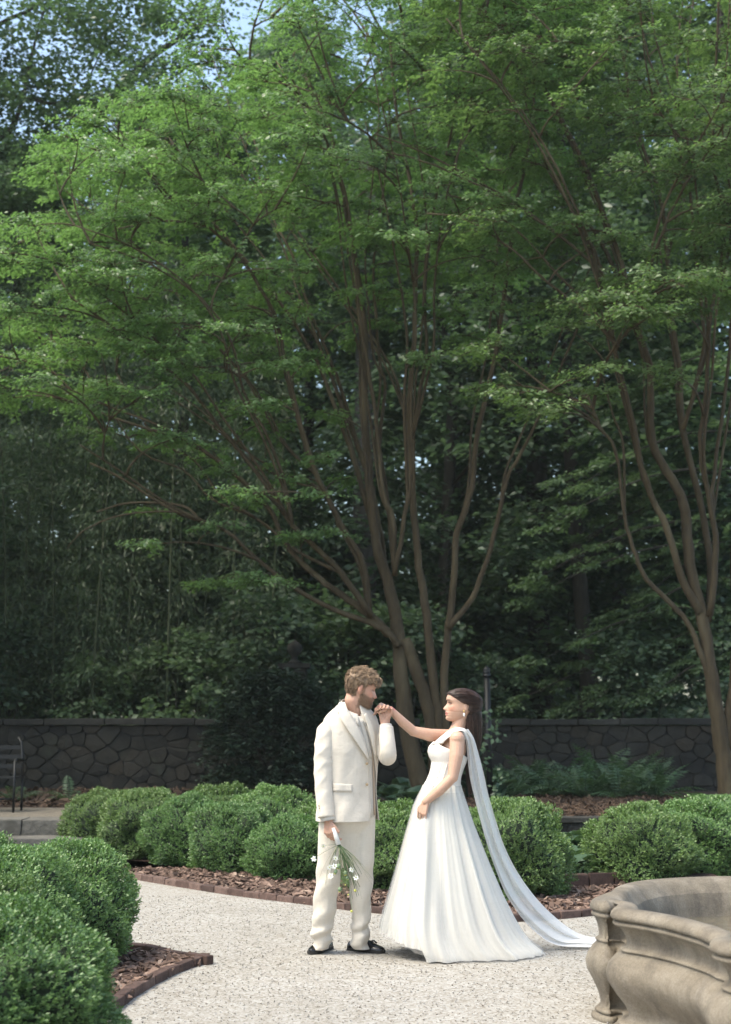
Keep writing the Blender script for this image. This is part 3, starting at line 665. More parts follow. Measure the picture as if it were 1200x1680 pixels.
spR = poly_sprays(polyR, 235, DR, 2.6, 5) + poly_sprays([(760, 250), (960, 330), (1240, 400), (1260, 560), (1000, 540), (880, 500), (780, 380)], 46, DR, 2.0, 6, (.4, .75)) + poly_sprays([(960, 500), (1090, 440), (1200, 420), (1210, 500), (1050, 540)], 12, DR - 2.2, .6, 7, (.5, .8)) + poly_sprays([(800, 560), (960, 520), (1100, 560), (1150, 640), (960, 700), (820, 680)], 16, DR - .5, 1.6, 8, (.4, .65))
grow_tree('crape_myrtle', 'tall many-stemmed tree at the right edge, by the ferns', DR, Vector((at(1190, 1312, DR).x, DR, TZ)), RT, spR, M['crape_leaf'], M['crape_bark'], 43)
# ================================================================ the wood behind the wall
def crown_mesh(seed, rx, z0, z1, nsp, per, leaf, mat, ratio=.55, up=.0, Rs=(.9, 1.7), topw=.45, thick=.16):
    r = np.random.default_rng(seed); parts = []
    for i in range(nsp):
        t = r.uniform(0, 1) ** .9; w = rx * (math.sin(math.pi * min(1, .12 + .88 * t) ** .8) * (1 - topw) + topw * (1 - t ** 3))
        a = r.uniform(0, 6.28); q = w * math.sqrt(r.uniform(.12, 1))
        c = np.array([q * math.cos(a), q * math.sin(a), z0 + (z1 - z0) * t])
        parts.append(spray(r, c, np.array([math.cos(a), math.sin(a), 0]), r.uniform(*Rs), per, 7, up, .5, 1.2, leaf, thick)[:5])
    A = cat(parts); return leaf_mesh('crown', A[0], A[1], A[2] + r.normal(0, .35, A[2].shape), A[3], mat, ratio, .06, A[4], droop=.08)
def trunk_mesh(seed, h, r0, mat, limbs=10, z0=4, rx=3, lean=.3):
    r = random.Random(seed); mb = MB(); P = []; x = y = 0
    for k in range(9): P.append(Vector((x, y, h * k / 8 - .1))); x += r.gauss(0, lean * .35); y += r.gauss(0, lean * .35)
    mb.tube(P, [r0 * (1.25 if k == 0 else 1 - .09 * k) for k in range(9)], 9, wob=.05, rng=r)
    for i in range(limbs):
        t = r.uniform(z0 / h, .92); k = t * 8; p = P[int(k)].lerp(P[min(8, int(k) + 1)], k - int(k)); a = r.uniform(0, 6.28); L = rx * r.uniform(.5, .95)
        d = Vector((math.cos(a), math.sin(a), 0)); mb.tube([p, p + d * L * .35 + Vector((0, 0, L * .25)), p + d * L * .7 + Vector((0, 0, L * .4)), p + d * L + Vector((0, 0, L * .42))], [r0 * .35 * (1.1 - t), r0 * .25 * (1.1 - t), r0 * .15 * (1.1 - t), .01], 6, rng=r)
    return mb.mesh('trunk', mat)
GW = 'trees of the wood behind the wall'
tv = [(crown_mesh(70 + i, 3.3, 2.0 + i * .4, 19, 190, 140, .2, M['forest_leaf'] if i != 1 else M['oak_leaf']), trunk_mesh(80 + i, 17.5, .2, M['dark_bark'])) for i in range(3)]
def forest_tree(x, y, v, s, rz, label, sz=None):
    o = thing('forest_tree', (x, y, TZ - .05), label, 'tree', GW)
    link('trunk', tv[v][1], o); link('crown', tv[v][0], o); o.scale = (s, s, sz or s); o.rotation_euler.z = rz; return o
spots = [(-7.6, 29.5, 0, 1.0), (-4.2, 31.5, 1, 1.02), (1.6, 29.6, 0, .9), (4.4, 29.0, 2, .98), (8.0, 28.6, 1, 1.0), (-1.6, 34.5, 2, 1.0), (6.2, 34.5, 0, 1.12),
         (-10.5, 36, 1, 1.12), (-6.0, 40, 2, 1.15), (2.6, 39.5, 1, 1.12), (10.8, 37, 2, 1.15), (-2.6, 46, 0, 1.3), (7.0, 45, 1, 1.35), (-12.5, 47, 0, 1.3), (13, 47, 0, 1.35), (3.0, 53, 2, 1.5), (-8.0, 54, 1, 1.45), (9.5, 55, 0, 1.5), (-15, 57, 2, 1.5), (-3, 62, 1, 1.6)]
names = ['left edge', 'left of the bamboo tops', 'straight behind the many-stemmed tree', 'behind the iron post', 'behind the right wall', 'behind the grey trunk', 'over the drooping sprays']
rank = {}
for i, (x, y, v, s) in enumerate(spots):
    q = 'front' if y < 33 else 'second' if y < 44 else 'farthest'; rank.setdefault(q, []).append((x / y, i))
lab = {}
for q, L in rank.items():
    for k, (_, i) in enumerate(sorted(L)): lab[i] = 'dark leafy woodland tree in the %s rank beyond the wall, %s from the left' % (q, ords[k])
for i, (x, y, v, s) in enumerate(spots): forest_tree(x, y, v, s, i * 1.7, lab[i], min(s, (1.5 + (.42 if x / y < -.16 else .46) * y) / 19.5) if x / y < -.1 else (.85 * s if y > 50 else None))
for x, y, q in ((-10.9, 19.6, 'nearer the bench'), (-10.4, 24.6, 'beside the bamboo')): forest_tree(x, y, 0, 1.0, x, 'leafy tree just outside the left edge that shades the wall, %s' % q, .6)  # two unseen trees added to throw shade on the left wall
# far edge of the wood, one mass of leaves
r = np.random.default_rng(88); n = 29000; px_ = r.uniform(-46, 46, n); pz_ = 21 * r.random(n) ** 1.5; lump_ = np.sin(px_ * .55 + 2 * np.sin(pz_ * .25)) + np.sin(pz_ * .6 + px_ * .2); py_ = 74 + 3 * lump_ + r.normal(0, 2.2, n)
keep = r.random(n) < np.clip(1.45 - pz_ / 17 + .12 * lump_, .1, 1); P_ = np.stack([px_, py_, pz_], 1)[keep]; n = len(P_)
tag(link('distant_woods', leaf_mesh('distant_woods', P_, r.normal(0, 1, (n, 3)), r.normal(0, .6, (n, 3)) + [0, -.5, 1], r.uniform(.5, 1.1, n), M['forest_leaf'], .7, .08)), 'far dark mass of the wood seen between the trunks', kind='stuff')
# undergrowth shrubs over the wall
us = [crown_mesh(90 + i, 1.25, .2, 2.9, 46, 95, .13, M['forest_leaf'] if i == 0 else M['beech_leaf'], .7, 0, (.4, .75), .75, .1) for i in range(2)]
for i, (x, y, v, s) in enumerate([(-6.6, 25.6, 0, 1), (-4.9, 25.8, 1, .8), (-3.3, 25.7, 1, .95), (-1.75, 25.6, 0, 1.15), (-.4, 26.4, 1, 1.2), (.9, 26.6, 0, 1.1), (2.3, 27.6, 0, .8), (5.0, 26.2, 0, .9), (6.6, 25.9, 0, 1.0), (-7.5, 29, 0, 1.7), (-5.2, 30, 1, 1.8), (-2.9, 29.4, 0, 1.9), (-.6, 30.4, 0, 1.8), (2.8, 31, 1, 1.7), (4.6, 33, 0, 1.9), (7.6, 31, 0, 1.9)]):
    o = thing('undergrowth_shrub', (x, y, TZ), '%s undergrowth shrub %s, %s from the left' % ('paler leafy' if v else 'dark leafy', 'close over the wall top' if i < 9 else 'deeper in the wood', ords[i if i < 9 else i - 9]), 'shrub', 'undergrowth behind the wall')
    link('foliage', us[v], o); mb = MB()
    for k in range(5): mb.tube([org(o) + Vector((.05 * math.cos(k * 1.3), .05 * math.sin(k * 1.3), -.05)), org(o) + Vector((.5 * math.cos(k * 1.3), .5 * math.sin(k * 1.3), 1.9))], [.022, .006], 5)
    mb.build('stem', M['dark_bark'], o); o.scale = (s, s, s); o.rotation_euler.z = i * 2.3
# two bare dark trunks and the grey pine
for px, y0, D, r0, h, mat, lb in ((842, 1160, 33, .30, 20, 'dark_bark', 'dark bare trunk in the shade, left one of a pair right of the bride'), (885, 1160, 31, .26, 20, 'dark_bark', 'dark bare trunk in the shade, right one of a pair right of the bride'), (594, 1150, 30, .30, 13.5, 'pine_bark', 'pale grey straight trunk standing behind the many-stemmed tree'), (748, 1150, 36, .2, 20, 'dark_bark', 'thin dark trunk far behind the bride')):
    p = at(px, y0, D); o = thing('tall_trunk_tree', (p.x, D, TZ - .05), lb, 'tree')
    mb = MB(); mb.tube([Vector((p.x + .02 * k, D, TZ - .1 + h * k / 6)) for k in range(7)], [r0 * (1 - .07 * k) for k in range(7)], 12, wob=.04); mb.build('trunk', M[mat], o)
    cm = crown_mesh(int(px), 1.7, h * .72, h * 1.05, 40, 120, .15, M['forest_leaf'], Rs=(.6, 1.2)); link('crown', cm, o)
# oak limbs against the sky, upper left
oD = 27
oo = thing('oak_tree', (at(-160, 1150, oD).x, oD, TZ - .05), 'big oak reaching dark limbs into the picture at the upper left', 'tree'); mb = MB()
limbs = [[(-160, 1160), (-165, 800), (-150, 500), (-60, 350), (0, 300), (40, 265), (100, 245), (150, 210), (230, 110), (300, 60), (360, 20)], [(-150, 520), (-90, 260), (-20, 165), (40, 160), (90, 170), (150, 150)], [(-150, 420), (-60, 260), (10, 220), (35, 170), (60, 60), (90, -40)], [(-155, 560), (-90, 120), (0, 40), (60, 10), (140, -60)], [(150, 210), (190, 150), (200, 120), (300, 110), (360, 90)], [(100, 245), (150, 120), (190, 40)]]
for L, w in zip(limbs, (44, 17, 17, 15, 9, 6)):
    Q = smooth_path([at(x, y, oD) for x, y in L], 4); mb.tube(Q, [(w * (1 - .88 * k / (len(Q) - 1))) / 2 / FPX * oD for k in range(len(Q))], 8, wob=.06)
mb.build('trunk', M['dark_bark'], oo)
r = np.random.default_rng(17); parts = []
for c, Rr, _ in poly_sprays([(-300, -200), (420, -200), (360, 60), (300, 130), (170, 200), (100, 300), (40, 420), (-60, 520), (-300, 500)], 250, oD, 2.4, 18, (.6, 1.1)):
    parts.append(spray(r, np.array(c), np.array([1, -.3, 0]), Rr, 230, 8, 0, .5, 2, .12, .15)[:5])
A = cat(parts); link('crown', leaf_mesh('crown', A[0], A[1], A[2] + r.normal(0, .4, A[2].shape), A[3], M['oak_leaf'], .6, .06, A[4], org(oo)), oo)
# beech with layered drooping sprays at right
bD = 26.2
bo = thing('beech_tree', (at(1290, 1150, bD).x, bD, TZ - .05), 'pale green tree with layered drooping sprays over the right wall', 'tree'); mb = MB(); bx = at(1290, 1150, bD).x
mb.tube([Vector((bx + .05 * math.sin(k), bD, TZ - .1 + 1.1 * k)) for k in range(9)], [.16 - .015 * k for k in range(9)], 9); r = np.random.default_rng(23); parts = []
for i, (tx, ty, sy) in enumerate([(860, 1145, 1075), (930, 1165, 1120), (895, 1080, 1010), (990, 1120, 1040), (862, 985, 900), (880, 950, 860), (905, 860, 780), (955, 795, 720), (880, 850, 790), (1000, 1040, 960), (960, 720, 660), (1040, 1000, 900), (1060, 1150, 1100), (1010, 660, 600), (1090, 930, 850), (1080, 820, 740), (1100, 1080, 1020), (925, 905, 820), (1010, 560, 500), (1090, 640, 560)]):
    D = bD + r.uniform(-1.2, 1.6); a = Vector((bx, bD, at(1290, sy, bD).z)); e = at(tx, ty, D); Q = []
    for k in range(8):
        t = k / 7; Q.append(a.lerp(e, t) + Vector((0, 0, .5 * math.sin(math.pi * t))))
    mb.tube(Q, [.04 * (1 - .85 * k / 7) for k in range(8)], 5)
    for k in range(2, 8):
        for s in range(2):
            c = Q[k] + Vector((r.normal(0, .15), r.normal(0, .3), r.normal(0, .05))); parts.append(spray(r, np.array(c), np.array([-1, r.normal(0, .4), 0]), .6, 95, 6, -.05, .12, .6, .10, .03)[:5])
mb.build('trunk', M['dark_bark'], bo); A = cat(parts)
link('crown', leaf_mesh('crown', A[0], A[1], A[2], A[3], M['beech_leaf'], .5, .05, A[4], org(bo), droop=.2), bo)
# bamboo grove at left
def bamboo_mesh(seed, h):
    r = np.random.default_rng(seed); pos = []; ax = []; t = []
    for i in range(230):
        z = h * r.uniform(.12, 1) ** .8; a = r.uniform(0, 6.28); L = r.uniform(.35, 1.0) * (1.15 - z / h * .5); n = 13
        s = r.uniform(.3, 1, n); p = np.stack([math.cos(a) * L * s, math.sin(a) * L * s, z + .25 * L * s - .3 * L * s * s], 1) + r.normal(0, .07, (n, 3))
        pos.append(p); ax.append(np.stack([math.cos(a) * .6 + r.normal(0, .4, n), math.sin(a) * .6 + r.normal(0, .4, n), r.normal(-.75, .3, n)], 1)); t.append(np.clip(r.normal(.45, .2, n), 0, 1))
    pos = np.concatenate(pos); ax = np.concatenate(ax); N = len(pos)
    lm = leaf_mesh('foliage', pos, ax, r.normal(0, 1, (N, 3)) + np.array([0, 0, .8]), r.uniform(.07, .135, N), M['bamboo_leaf'], .19, .02, np.concatenate(t))
    mb = MB(); rr = random.Random(seed); bx, by = rr.uniform(-.6, .6), rr.uniform(-.4, .4); P = [Vector((bx * (k / 12) ** 2, by * (k / 12) ** 2, h * k / 12 - .1)) for k in range(13)]
    mb.tube(P, [.03 * (1 - .06 * k) for k in range(13)], 7)
    for p in P[1:]: mb.tube([p - Vector((0, 0, .012)), p + Vector((0, 0, .012))], .033 * (1 - .05 * P.index(p)), 7)
    return lm, mb.mesh('culm', M['bamboo_culm'])
bv = [bamboo_mesh(100 + i, h) for i, h in enumerate((8.2, 9.2, 7.2))]
bpx = [10, 30, 58, 88, 120, 150, 165, 192, 205, 222, 274, 290, 330, 382, 402, 440]
for i, px in enumerate(bpx):
    D = 25.3 + (i * 7 % 5) * .45; p = at(px, 1150, D); lm, cm = bv[i % 3]
    o = thing('bamboo', (p.x, D, TZ - .02), 'slender bamboo culm behind the left wall, %s from the left' % ords[i], 'bamboo', 'bamboo grove behind the wall')
    link('culm', cm, o); link('foliage', lm, o); o.rotation_euler.z = i * 1.9; o.scale = (1, 1, 1 + .05 * (i % 3))
# dark yew in front of the wall, with the stone pier and its finial behind
yD = 22.4; yp = at(455, 1292, yD)
yo = thing('yew_shrub', (yp.x, yD, TZ), 'large dark evergreen shrub against the stone wall left of the man', 'shrub'); r = np.random.default_rng(31); parts = []
for i in range(190):
    t = r.uniform(0, 1); w = 1.05 * math.sqrt(max(0, 1 - t ** 1.6)) ; a = r.uniform(0, 6.28); q = w * math.sqrt(r.uniform(.25, 1))
    c = np.array([yp.x + q * math.cos(a), yD + .6 * q * math.sin(a), TZ + .1 + 1.75 * t]); parts.append(spray(r, c, np.array([math.cos(a), math.sin(a), 0]), r.uniform(.25, .5), 110, 6, .1, .4, .9, .085, .06)[:5])
A = cat(parts); link('foliage', leaf_mesh('foliage', A[0], A[1], A[2], A[3], M['yew_leaf'], .5, .05, A[4], org(yo)), yo)
mb = MB()
for k in range(7): mb.tube([Vector((yp.x, yD, TZ - .05)), Vector((yp.x + .5 * math.cos(k), yD + .3 * math.sin(k), TZ + 1.2))], [.04, .01], 6)
mb.build('stem', M['dark_bark'], yo)
p = at(482, 1175, 24.3); po = thing('wall_pier', (p.x, 24.5, TZ - .05), 'dark stone pier topped by a rounded finial behind the evergreen shrub', 'pier')
zt = at(482, 1092, 24.3).z
mb = MB(); mb.box((p.x, 24.5, (TZ + zt) / 2 - .03), .42, .42, zt - TZ); mb.build('shaft', M['mortar'], po, False)
mb = MB(); mb.box((p.x, 24.5, zt + .0), .54, .54, .08); mb.build('cap', M['mortar'], po, False)
mb = MB(); mb.lathe((p.x, 24.5, zt + .04), [(.12, 0), (.13, .03), (.06, .06), (.05, .12), (.1, .17), (.135, .23), (.13, .30), (.08, .36), (.03, .39), (.005, .42)], 14); mb.build('finial', M['mortar'], po)
# iron post with a vine
ip = at(805, 1320, 19.6); io = thing('iron_post', (ip.x, 19.6, TZ), 'slim black iron post with a climbing vine behind the bride', 'post')
zt = at(801, 1098, 19.6).z; mb = MB()
mb.tube([Vector((ip.x, 19.6, TZ - .05)), Vector((ip.x - .03, 19.6, zt - .1))], .045, 10); mb.build('shaft', M['iron'], io)
mb = MB(); mb.lathe((ip.x - .03, 19.6, zt - .1), [(.06, 0), (.062, .02), (.05, .03), (.05, .045), (.06, .055), (.045, .07), (.055, .09), (.05, .11), (.02, .135), (.003, .15)], 12); mb.build('finial', M['iron'], io)
r = np.random.default_rng(3); n = 90; z = r.uniform(TZ, TZ + 1.3, n); pp = np.stack([ip.x + .07 * np.cos(z * 9) + r.normal(0, .06, n), 19.52 + r.normal(0, .05, n), z], 1)
vi = link('vine', leaf_mesh('vine', pp, r.normal(0, 1, (n, 3)) * [1, .3, .6], r.normal(0, .5, (n, 3)) + [0, -1, .5], r.uniform(.05, .1, n), M['fern_leaf'], .6, .05, off=org(io)), io)
# ---------------------------------------------------------------- ferns: frond by frond
def frond_mesh(seed, L):
    r = np.random.default_rng(seed); n = 15; pos = []; ax = []; no = []; ln = []
    s = np.linspace(.12, 1, n); x = L * s; z = L * (.75 * s - .55 * s * s)
    for sg in (-1, 1):
        pos.append(np.stack([x, np.zeros(n), z], 1)); ax.append(np.stack([np.full(n, .35), np.full(n, sg * 1.0), np.full(n, -.15)], 1) + r.normal(0, .08, (n, 3)))
        no.append(np.tile([-.1, 0, 1.0], (n, 1))); ln.append(L * .2 * np.sin(np.pi * (s * .86 + .1)) + .015)
    me = leaf_mesh('frond', np.concatenate(pos), np.concatenate(ax), np.concatenate(no), np.concatenate(ln), M['fern_leaf'], .25, .03, np.clip(r.normal(.5, .12, 2 * n), 0, 1), droop=.06)
    bm = bmesh.new(); bm.from_mesh(me); q = MB(); q.tube([Vector((L * u, 0, L * (.75 * u - .55 * u * u))) for u in (0, .2, .4, .6, .8, 1)], [.006, .0055, .005, .004, .003, .001], 4); vs_ = [bm.verts.new(v) for v in q.v]
    for f in q.f: bm.faces.new([vs_[i] for i in f])
    bm.to_mesh(me); bm.free(); return me
fv = [frond_mesh(i, .8) for i in range(3)]
def fern(x, y, s, n, label, seed, z=TZ):
    rr = random.Random(seed); o = thing('fern', (x, y, z), label, 'fern', 'ferns along the foot of the walls')
    for k in range(n):
        f = link('frond', rr.choice(fv), o); f.rotation_euler = (rr.uniform(-.3, .3), rr.uniform(-.75, .15), k * 6.283 / n + rr.uniform(-.3, .3)); q = s * rr.uniform(.7, 1.15); f.scale = (q, q, q)
for i, (px, py, s, n) in enumerate([(838, 1312, .8, 17), (875, 1305, .95, 18), (905, 1310, .8, 16), (935, 1303, 1.0, 18), (962, 1312, .85, 17), (990, 1304, 1.05, 18), (1018, 1312, .9, 17), (1046, 1306, 1.0, 17), (1075, 1312, .95, 16), (820, 1306, .8, 14), (860, 1298, .9, 15), (1010, 1298, .95, 15), (1060, 1300, .8, 14)]):
    g = ground(px, py, TZ); fern(g.x, min(g.y, 22.6), s, n, 'glossy dark fern before the right wall, %s clump from the iron post' % ords[[1, 3, 4, 5, 6, 7, 9, 10, 12, 0, 2, 8, 11][i]], 200 + i)
for i, px in enumerate((22, 112)):
    g = ground(px, 1316, TZ); fern(g.x, g.y, .55, 9, 'small fern by the left wall, %s' % ('beside the bench' if i == 0 else 'alone among the dry leaves'), 230 + i)
# ---------------------------------------------------------------- hostas and the leafy bed: leaf by leaf
def hosta_leaf_mesh(seed):
    mb = MB(); rows = []
    for i in range(6):
        t = i / 5; w = .32 * math.sin(math.pi * min(1, t * .93 + .07) ** .75) * (1 if i < 5 else .1); x = t; z = .62 * t - .72 * t * t
        rows.append([Vector((x, w * q, z + .12 * abs(q) * w * 2)) for q in (-1, -.5, 0, .5, 1)])
    mb.grid(rows); mb.t = [(.9 if k % 5 in (0, 4) else .35) for k in range(len(mb.v))]; return mb.mesh('leaf', M['hosta_leaf'], tint=True)
def plain_leaf_mesh():
    mb = hosta_leaf_mesh(0); a = mb.attributes['tint']; a.data.foreach_set('value', [.45] * len(mb.vertices)); return mb
hl, pl = hosta_leaf_mesh(0), plain_leaf_mesh()
def hosta(x, y, z, s, n, label, cat_, group, me, seed, name='hosta'):
    rr = random.Random(seed); o = thing(name, (x, y, z), label, cat_, group)
    for k in range(n):
        f = link('leaf', me, o); f.rotation_euler = (rr.uniform(-.3, .3), rr.uniform(-.8, .1), k * 2.4 + rr.uniform(-.3, .3)); q = s * rr.uniform(.7, 1.2); f.scale = (q, q, q)
hs = [(635, 1306), (652, 1298), (672, 1302), (690, 1308), (645, 1316), (664, 1318), (684, 1320), (708, 1316), (795, 1306), (812, 1316), (778, 1312)]
for i, (px, py) in enumerate(hs):
    g = ground(px, py, TZ); hosta(g.x, g.y, TZ, .42, 12, 'variegated hosta clump %s, %s from the left' % ('between the couple' if px < 720 else 'behind the bride', ords[[0, 2, 4, 6, 1, 3, 5, 7, 1, 2, 0][i]]), 'hosta', 'hostas under the trees', hl, 300 + i)
for i, (px, py) in enumerate(((1130, 1335), (1150, 1330), (1172, 1332), (1195, 1330))):
    g = ground(px, py, TZ); hosta(g.x, g.y, TZ, .34, 11, 'low hosta at the foot of the right tree, %s from the ferns' % ords[i], 'hosta', 'hostas under the trees', hl, 330 + i)
k = 0; rr = random.Random(77)
sheet('leafy_bed', [(1.0, 13.1), (3.2, 13.1), (3.2, 17.1), (1.0, 17.1)], .10, M['mulch'])
for j, D in enumerate((13.35, 13.9, 14.5, 15.1, 15.7, 16.3, 16.8)):
    for i in range(4):
        px = 920 + i * 26 + rr.uniform(-8, 8) + (j % 2) * 12; X = (px - 600) / FPX * D
        hosta(X, D + rr.uniform(-.15, .15), .10, .27, 9, 'broad-leaved ground cover between shrubs, %s row from the bricks, %s from left' % (ords[j], ords[i]), 'plant', 'ground cover in the leafy bed', pl, 400 + k, 'ground_cover_plant'); k += 1
# strappy grass by the bricks
for i, px in enumerate((938, 955, 974)):
    p = ground(px, 1446, .1); o = thing('grass_tuft', (p.x, 13.25, .1), 'bright strappy grass tuft above the upright bricks, %s from the left' % ords[i], 'grass', 'grass tufts by the bricks'); mb = MB()
    for k in range(22):
        a = rr.uniform(0, 6.28); L = rr.uniform(.16, .3); d = Vector((math.cos(a), math.sin(a), 0)); w = Vector((-d.y, d.x, 0)) * .006; b0 = org(o)
        mb.grid([[b0 + d * L * t * .8 + Vector((0, 0, L * (1.1 * t - .7 * t * t))) - w * (1.05 - t), b0 + d * L * t * .8 + Vector((0, 0, L * (1.1 * t - .7 * t * t))) + w * (1.05 - t)] for t in (0, .35, .7, 1)])
    mb.build('blades', M['beech_leaf'], o)
# ---------------------------------------------------------------- iron bench at the left edge
bp = ground(22, 1333, TZ + .006); be = thing('garden_bench', (bp.x - .55, bp.y + .2, TZ), 'black metal garden bench cut by the left edge of the picture', 'bench')
bx, by = bp.x, bp.y
for X in (bx, bx - 1.15):
    for Y in (by, by + .42):
        mb = MB(); mb.tube([Vector((X, Y, TZ)), Vector((X, Y, TZ + (.64 if Y == by else .44)))], .016, 8); mb.build('leg', M['iron'], be)
    mb = MB(); mb.tube([Vector((X, by, TZ + .64)), Vector((X, by + .1, TZ + .66)), Vector((X, by + .42, TZ + .64))], .016, 8); mb.build('armrest', M['iron'], be)
    mb = MB(); mb.tube([Vector((X, by + .40, TZ + .42)), Vector((X - .02, by + .46, TZ + .7)), Vector((X - .05, by + .52, TZ + .86)), Vector((X - .1, by + .54, TZ + .93))], .016, 8); mb.build('back_post', M['iron'], be)
for k in range(6):
    mb = MB(); mb.box((bx - .575, by + .02 + .075 * k, TZ + .43), 1.17, .055, .018); mb.build('seat_slat', M['iron'], be, False)
for k in range(3):
    mb = MB(); mb.box((bx - .6, by + .475 + .025 * k, TZ + .56 + .12 * k), 1.13, .014, .05); mb.build('back_slat', M['iron'], be, False)
mb = MB(); mb.tube([Vector((bx - 1.15, by + .02, TZ + .17)), Vector((bx, by + .02, TZ + .17))], .011, 6); mb.build('stretcher', M['iron'], be)



# ---------------------------------------------------------------- thin haze volume added to lighten the dark of the wood
hz = MB(); hz.box((0, 80, 16.7), 404, 284, 35.4); m = bpy.data.materials.new('haze'); ho = hz.build('haze', m, smooth=False)
m.use_nodes = True; nt = m.node_tree; nt.nodes.clear(); o_ = nt.nodes.new('ShaderNodeOutputMaterial'); pv = nt.nodes.new('ShaderNodeVolumePrincipled')
pv.inputs['Color'].default_value = (.86, .93, .93, 1); pv.inputs['Density'].default_value = .00045; pv.inputs['Anisotropy'].default_value = .2; nt.links.new(pv.outputs[0], o_.inputs['Volume'])
tag(ho, 'faint pale haze added to lift the dark of the garden and wood', kind='stuff')
# ================================================================ the couple
PD = 9.43
def pt(x, y, d=0.0): return at(x, y, PD + d)
PXM = FPX / 9.25                                     # picture pixels in a metre here
def col_mat(name, rough=.5, sub=0.0, bs=0.0, sheen=0, spec=.4):
    m, nt, b = new_mat(name); a = attr(nt, 'col'); v = coords(nt)
    c = mixc(nt, 1.0, a.outputs['Color'], ramp(nt, [(.3, (.93, .92, .91)), (.7, (1.04, 1.03, 1.03))], noise(nt, 45, 4, v)), 'MULTIPLY')
    nt.links.new(c, b.inputs['Base Color']); b.inputs['Roughness'].default_value = rough; b.inputs['Specular IOR Level'].default_value = spec
    if sub: b.inputs['Subsurface Weight'].default_value = sub; b.inputs['Subsurface Radius'].default_value = (.010, .004, .002); b.inputs['Subsurface Scale'].default_value = 1.0
    if bs: nt.links.new(bump(nt, noise(nt, 160, 4, v), bs, .002), b.inputs['Normal'])
    return m
M['skin'] = col_mat('skin', .46, .12, .08)
def fabric(name, col, weave=420, wr=.25, rough=.85, trans=0, sheen=.15, alpha=1, slub=(60, 60, 8), fold=None, tc=None):
    m, nt, b = new_mat(name); v = coords(nt)
    f = noise(nt, 1.0, 4, coords(nt, slub), .7); f2 = noise(nt, 1.0, 3, coords(nt, (slub[2] * 3, slub[2] * 3, slub[0] * 5)), .6)
    c = mixc(nt, 1.0, (1, 1, 1), ramp(nt, [(.3, tuple(x * .93 for x in col)), (.7, col)], f), 'MULTIPLY')
    c = mixc(nt, 1.0, c, ramp(nt, [(.3, (.95, .94, .93)), (.6, (1, 1, 1))], f2), 'MULTIPLY')
    nt.links.new(c, b.inputs['Base Color']); b.inputs['Roughness'].default_value = rough; b.inputs['Sheen Weight'].default_value = sheen; b.inputs['Specular IOR Level'].default_value = .2
    rn = nt.nodes.new('ShaderNodeTexNoise'); rn.noise_type = 'RIDGED_MULTIFRACTAL'; rn.inputs['Scale'].default_value = 6.5; rn.inputs['Detail'].default_value = 2.5; rn.inputs['Distortion'].default_value = .3; nt.links.new(coords(nt, (1, 1, 1.5)), rn.inputs['Vector'])
    nb = bump(nt, noise(nt, 11, 4, v, .5, .15), wr, .02, bump(nt, rn.outputs['Fac'], wr * .8, .012)); nt.links.new(bump(nt, f2, .12, .003, nb), b.inputs['Normal']); out = b.outputs[0]
    if trans:
        tr = nt.nodes.new('ShaderNodeBsdfTranslucent'); mx = nt.nodes.new('ShaderNodeMixShader'); mx.inputs[0].default_value = trans
        nt.links.new(c, tr.inputs[0]); nt.links.new(out, mx.inputs[1]); nt.links.new(tr.outputs[0], mx.inputs[2]); out = mx.outputs[0]
    if alpha < 1:
        tp = nt.nodes.new('ShaderNodeBsdfTransparent'); mx = nt.nodes.new('ShaderNodeMixShader'); mx.inputs[0].default_value = alpha
        nt.links.new(tp.outputs[0], mx.inputs[1]); nt.links.new(out, mx.inputs[2]); out = mx.outputs[0]
    nt.links.new(out, nt.nodes['Material Output'].inputs[0]); return m
M['linen'] = fabric('linen', (.64, .58, .50), wr=.5)
M['trouser'] = fabric('trouser', (.63, .575, .495), wr=.5)
M['shirt'] = fabric('shirt', (.56, .52, .465), wr=.3)
M['lining'] = fabric('lining', (.40, .31, .23), wr=.2)
M['dress'] = fabric('dress', (.87, .84, .785), wr=.15, trans=.15, slub=(70, 70, 3))
M['tulle'] = fabric('tulle', (.88, .86, .81), wr=.12, trans=.3, alpha=.72, slub=(90, 90, 3))
M['veil'] = fabric('veil', (.88, .875, .86), wr=.1, trans=.4, alpha=.2, slub=(90, 90, 3))
M['cape'] = fabric('cape', (.87, .87, .86), wr=.15, trans=.25, alpha=.82, slub=(90, 90, 3))
def hair_mat(name, a, b_, rough=.42):
    m, nt, b = new_mat(name); c = ramp(nt, [(0, a), (1, b_)], attr(nt).outputs['Fac']); nt.links.new(c, b.inputs['Base Color']); b.inputs['Roughness'].default_value = rough
    nt.links.new(bump(nt, noise(nt, 1, 4, coords(nt, (260, 260, 18))), .5, .003), b.inputs['Normal']); return m
M['hair_brown'] = hair_mat('hair_brown', (.10, .062, .036), (.38, .26, .165), .5)
M['hair_dark'] = hair_mat('hair_dark', (.022, .012, .009), (.085, .045, .032), .38)
M['pearl'] = plain('pearl', (.8, .78, .74), .15, var=.05); M['gold'] = plain('gold', (.7, .5, .2), .3, 1, var=.05)
M['horn'] = plain('horn', (.33, .24, .14), .35)
def interp(tab, y, k):
    if y <= tab[0][0]: return tab[0][k]
    for p, q in zip(tab, tab[1:]):
        if y <= q[0]: t = (y - p[0]) / (q[0] - p[0]); return p[k] + (q[k] - p[k]) * t
    return tab[-1][k]
def sstep(a, b, x): t = max(0, min(1, (x - a) / (b - a))); return t * t * (3 - 2 * t)
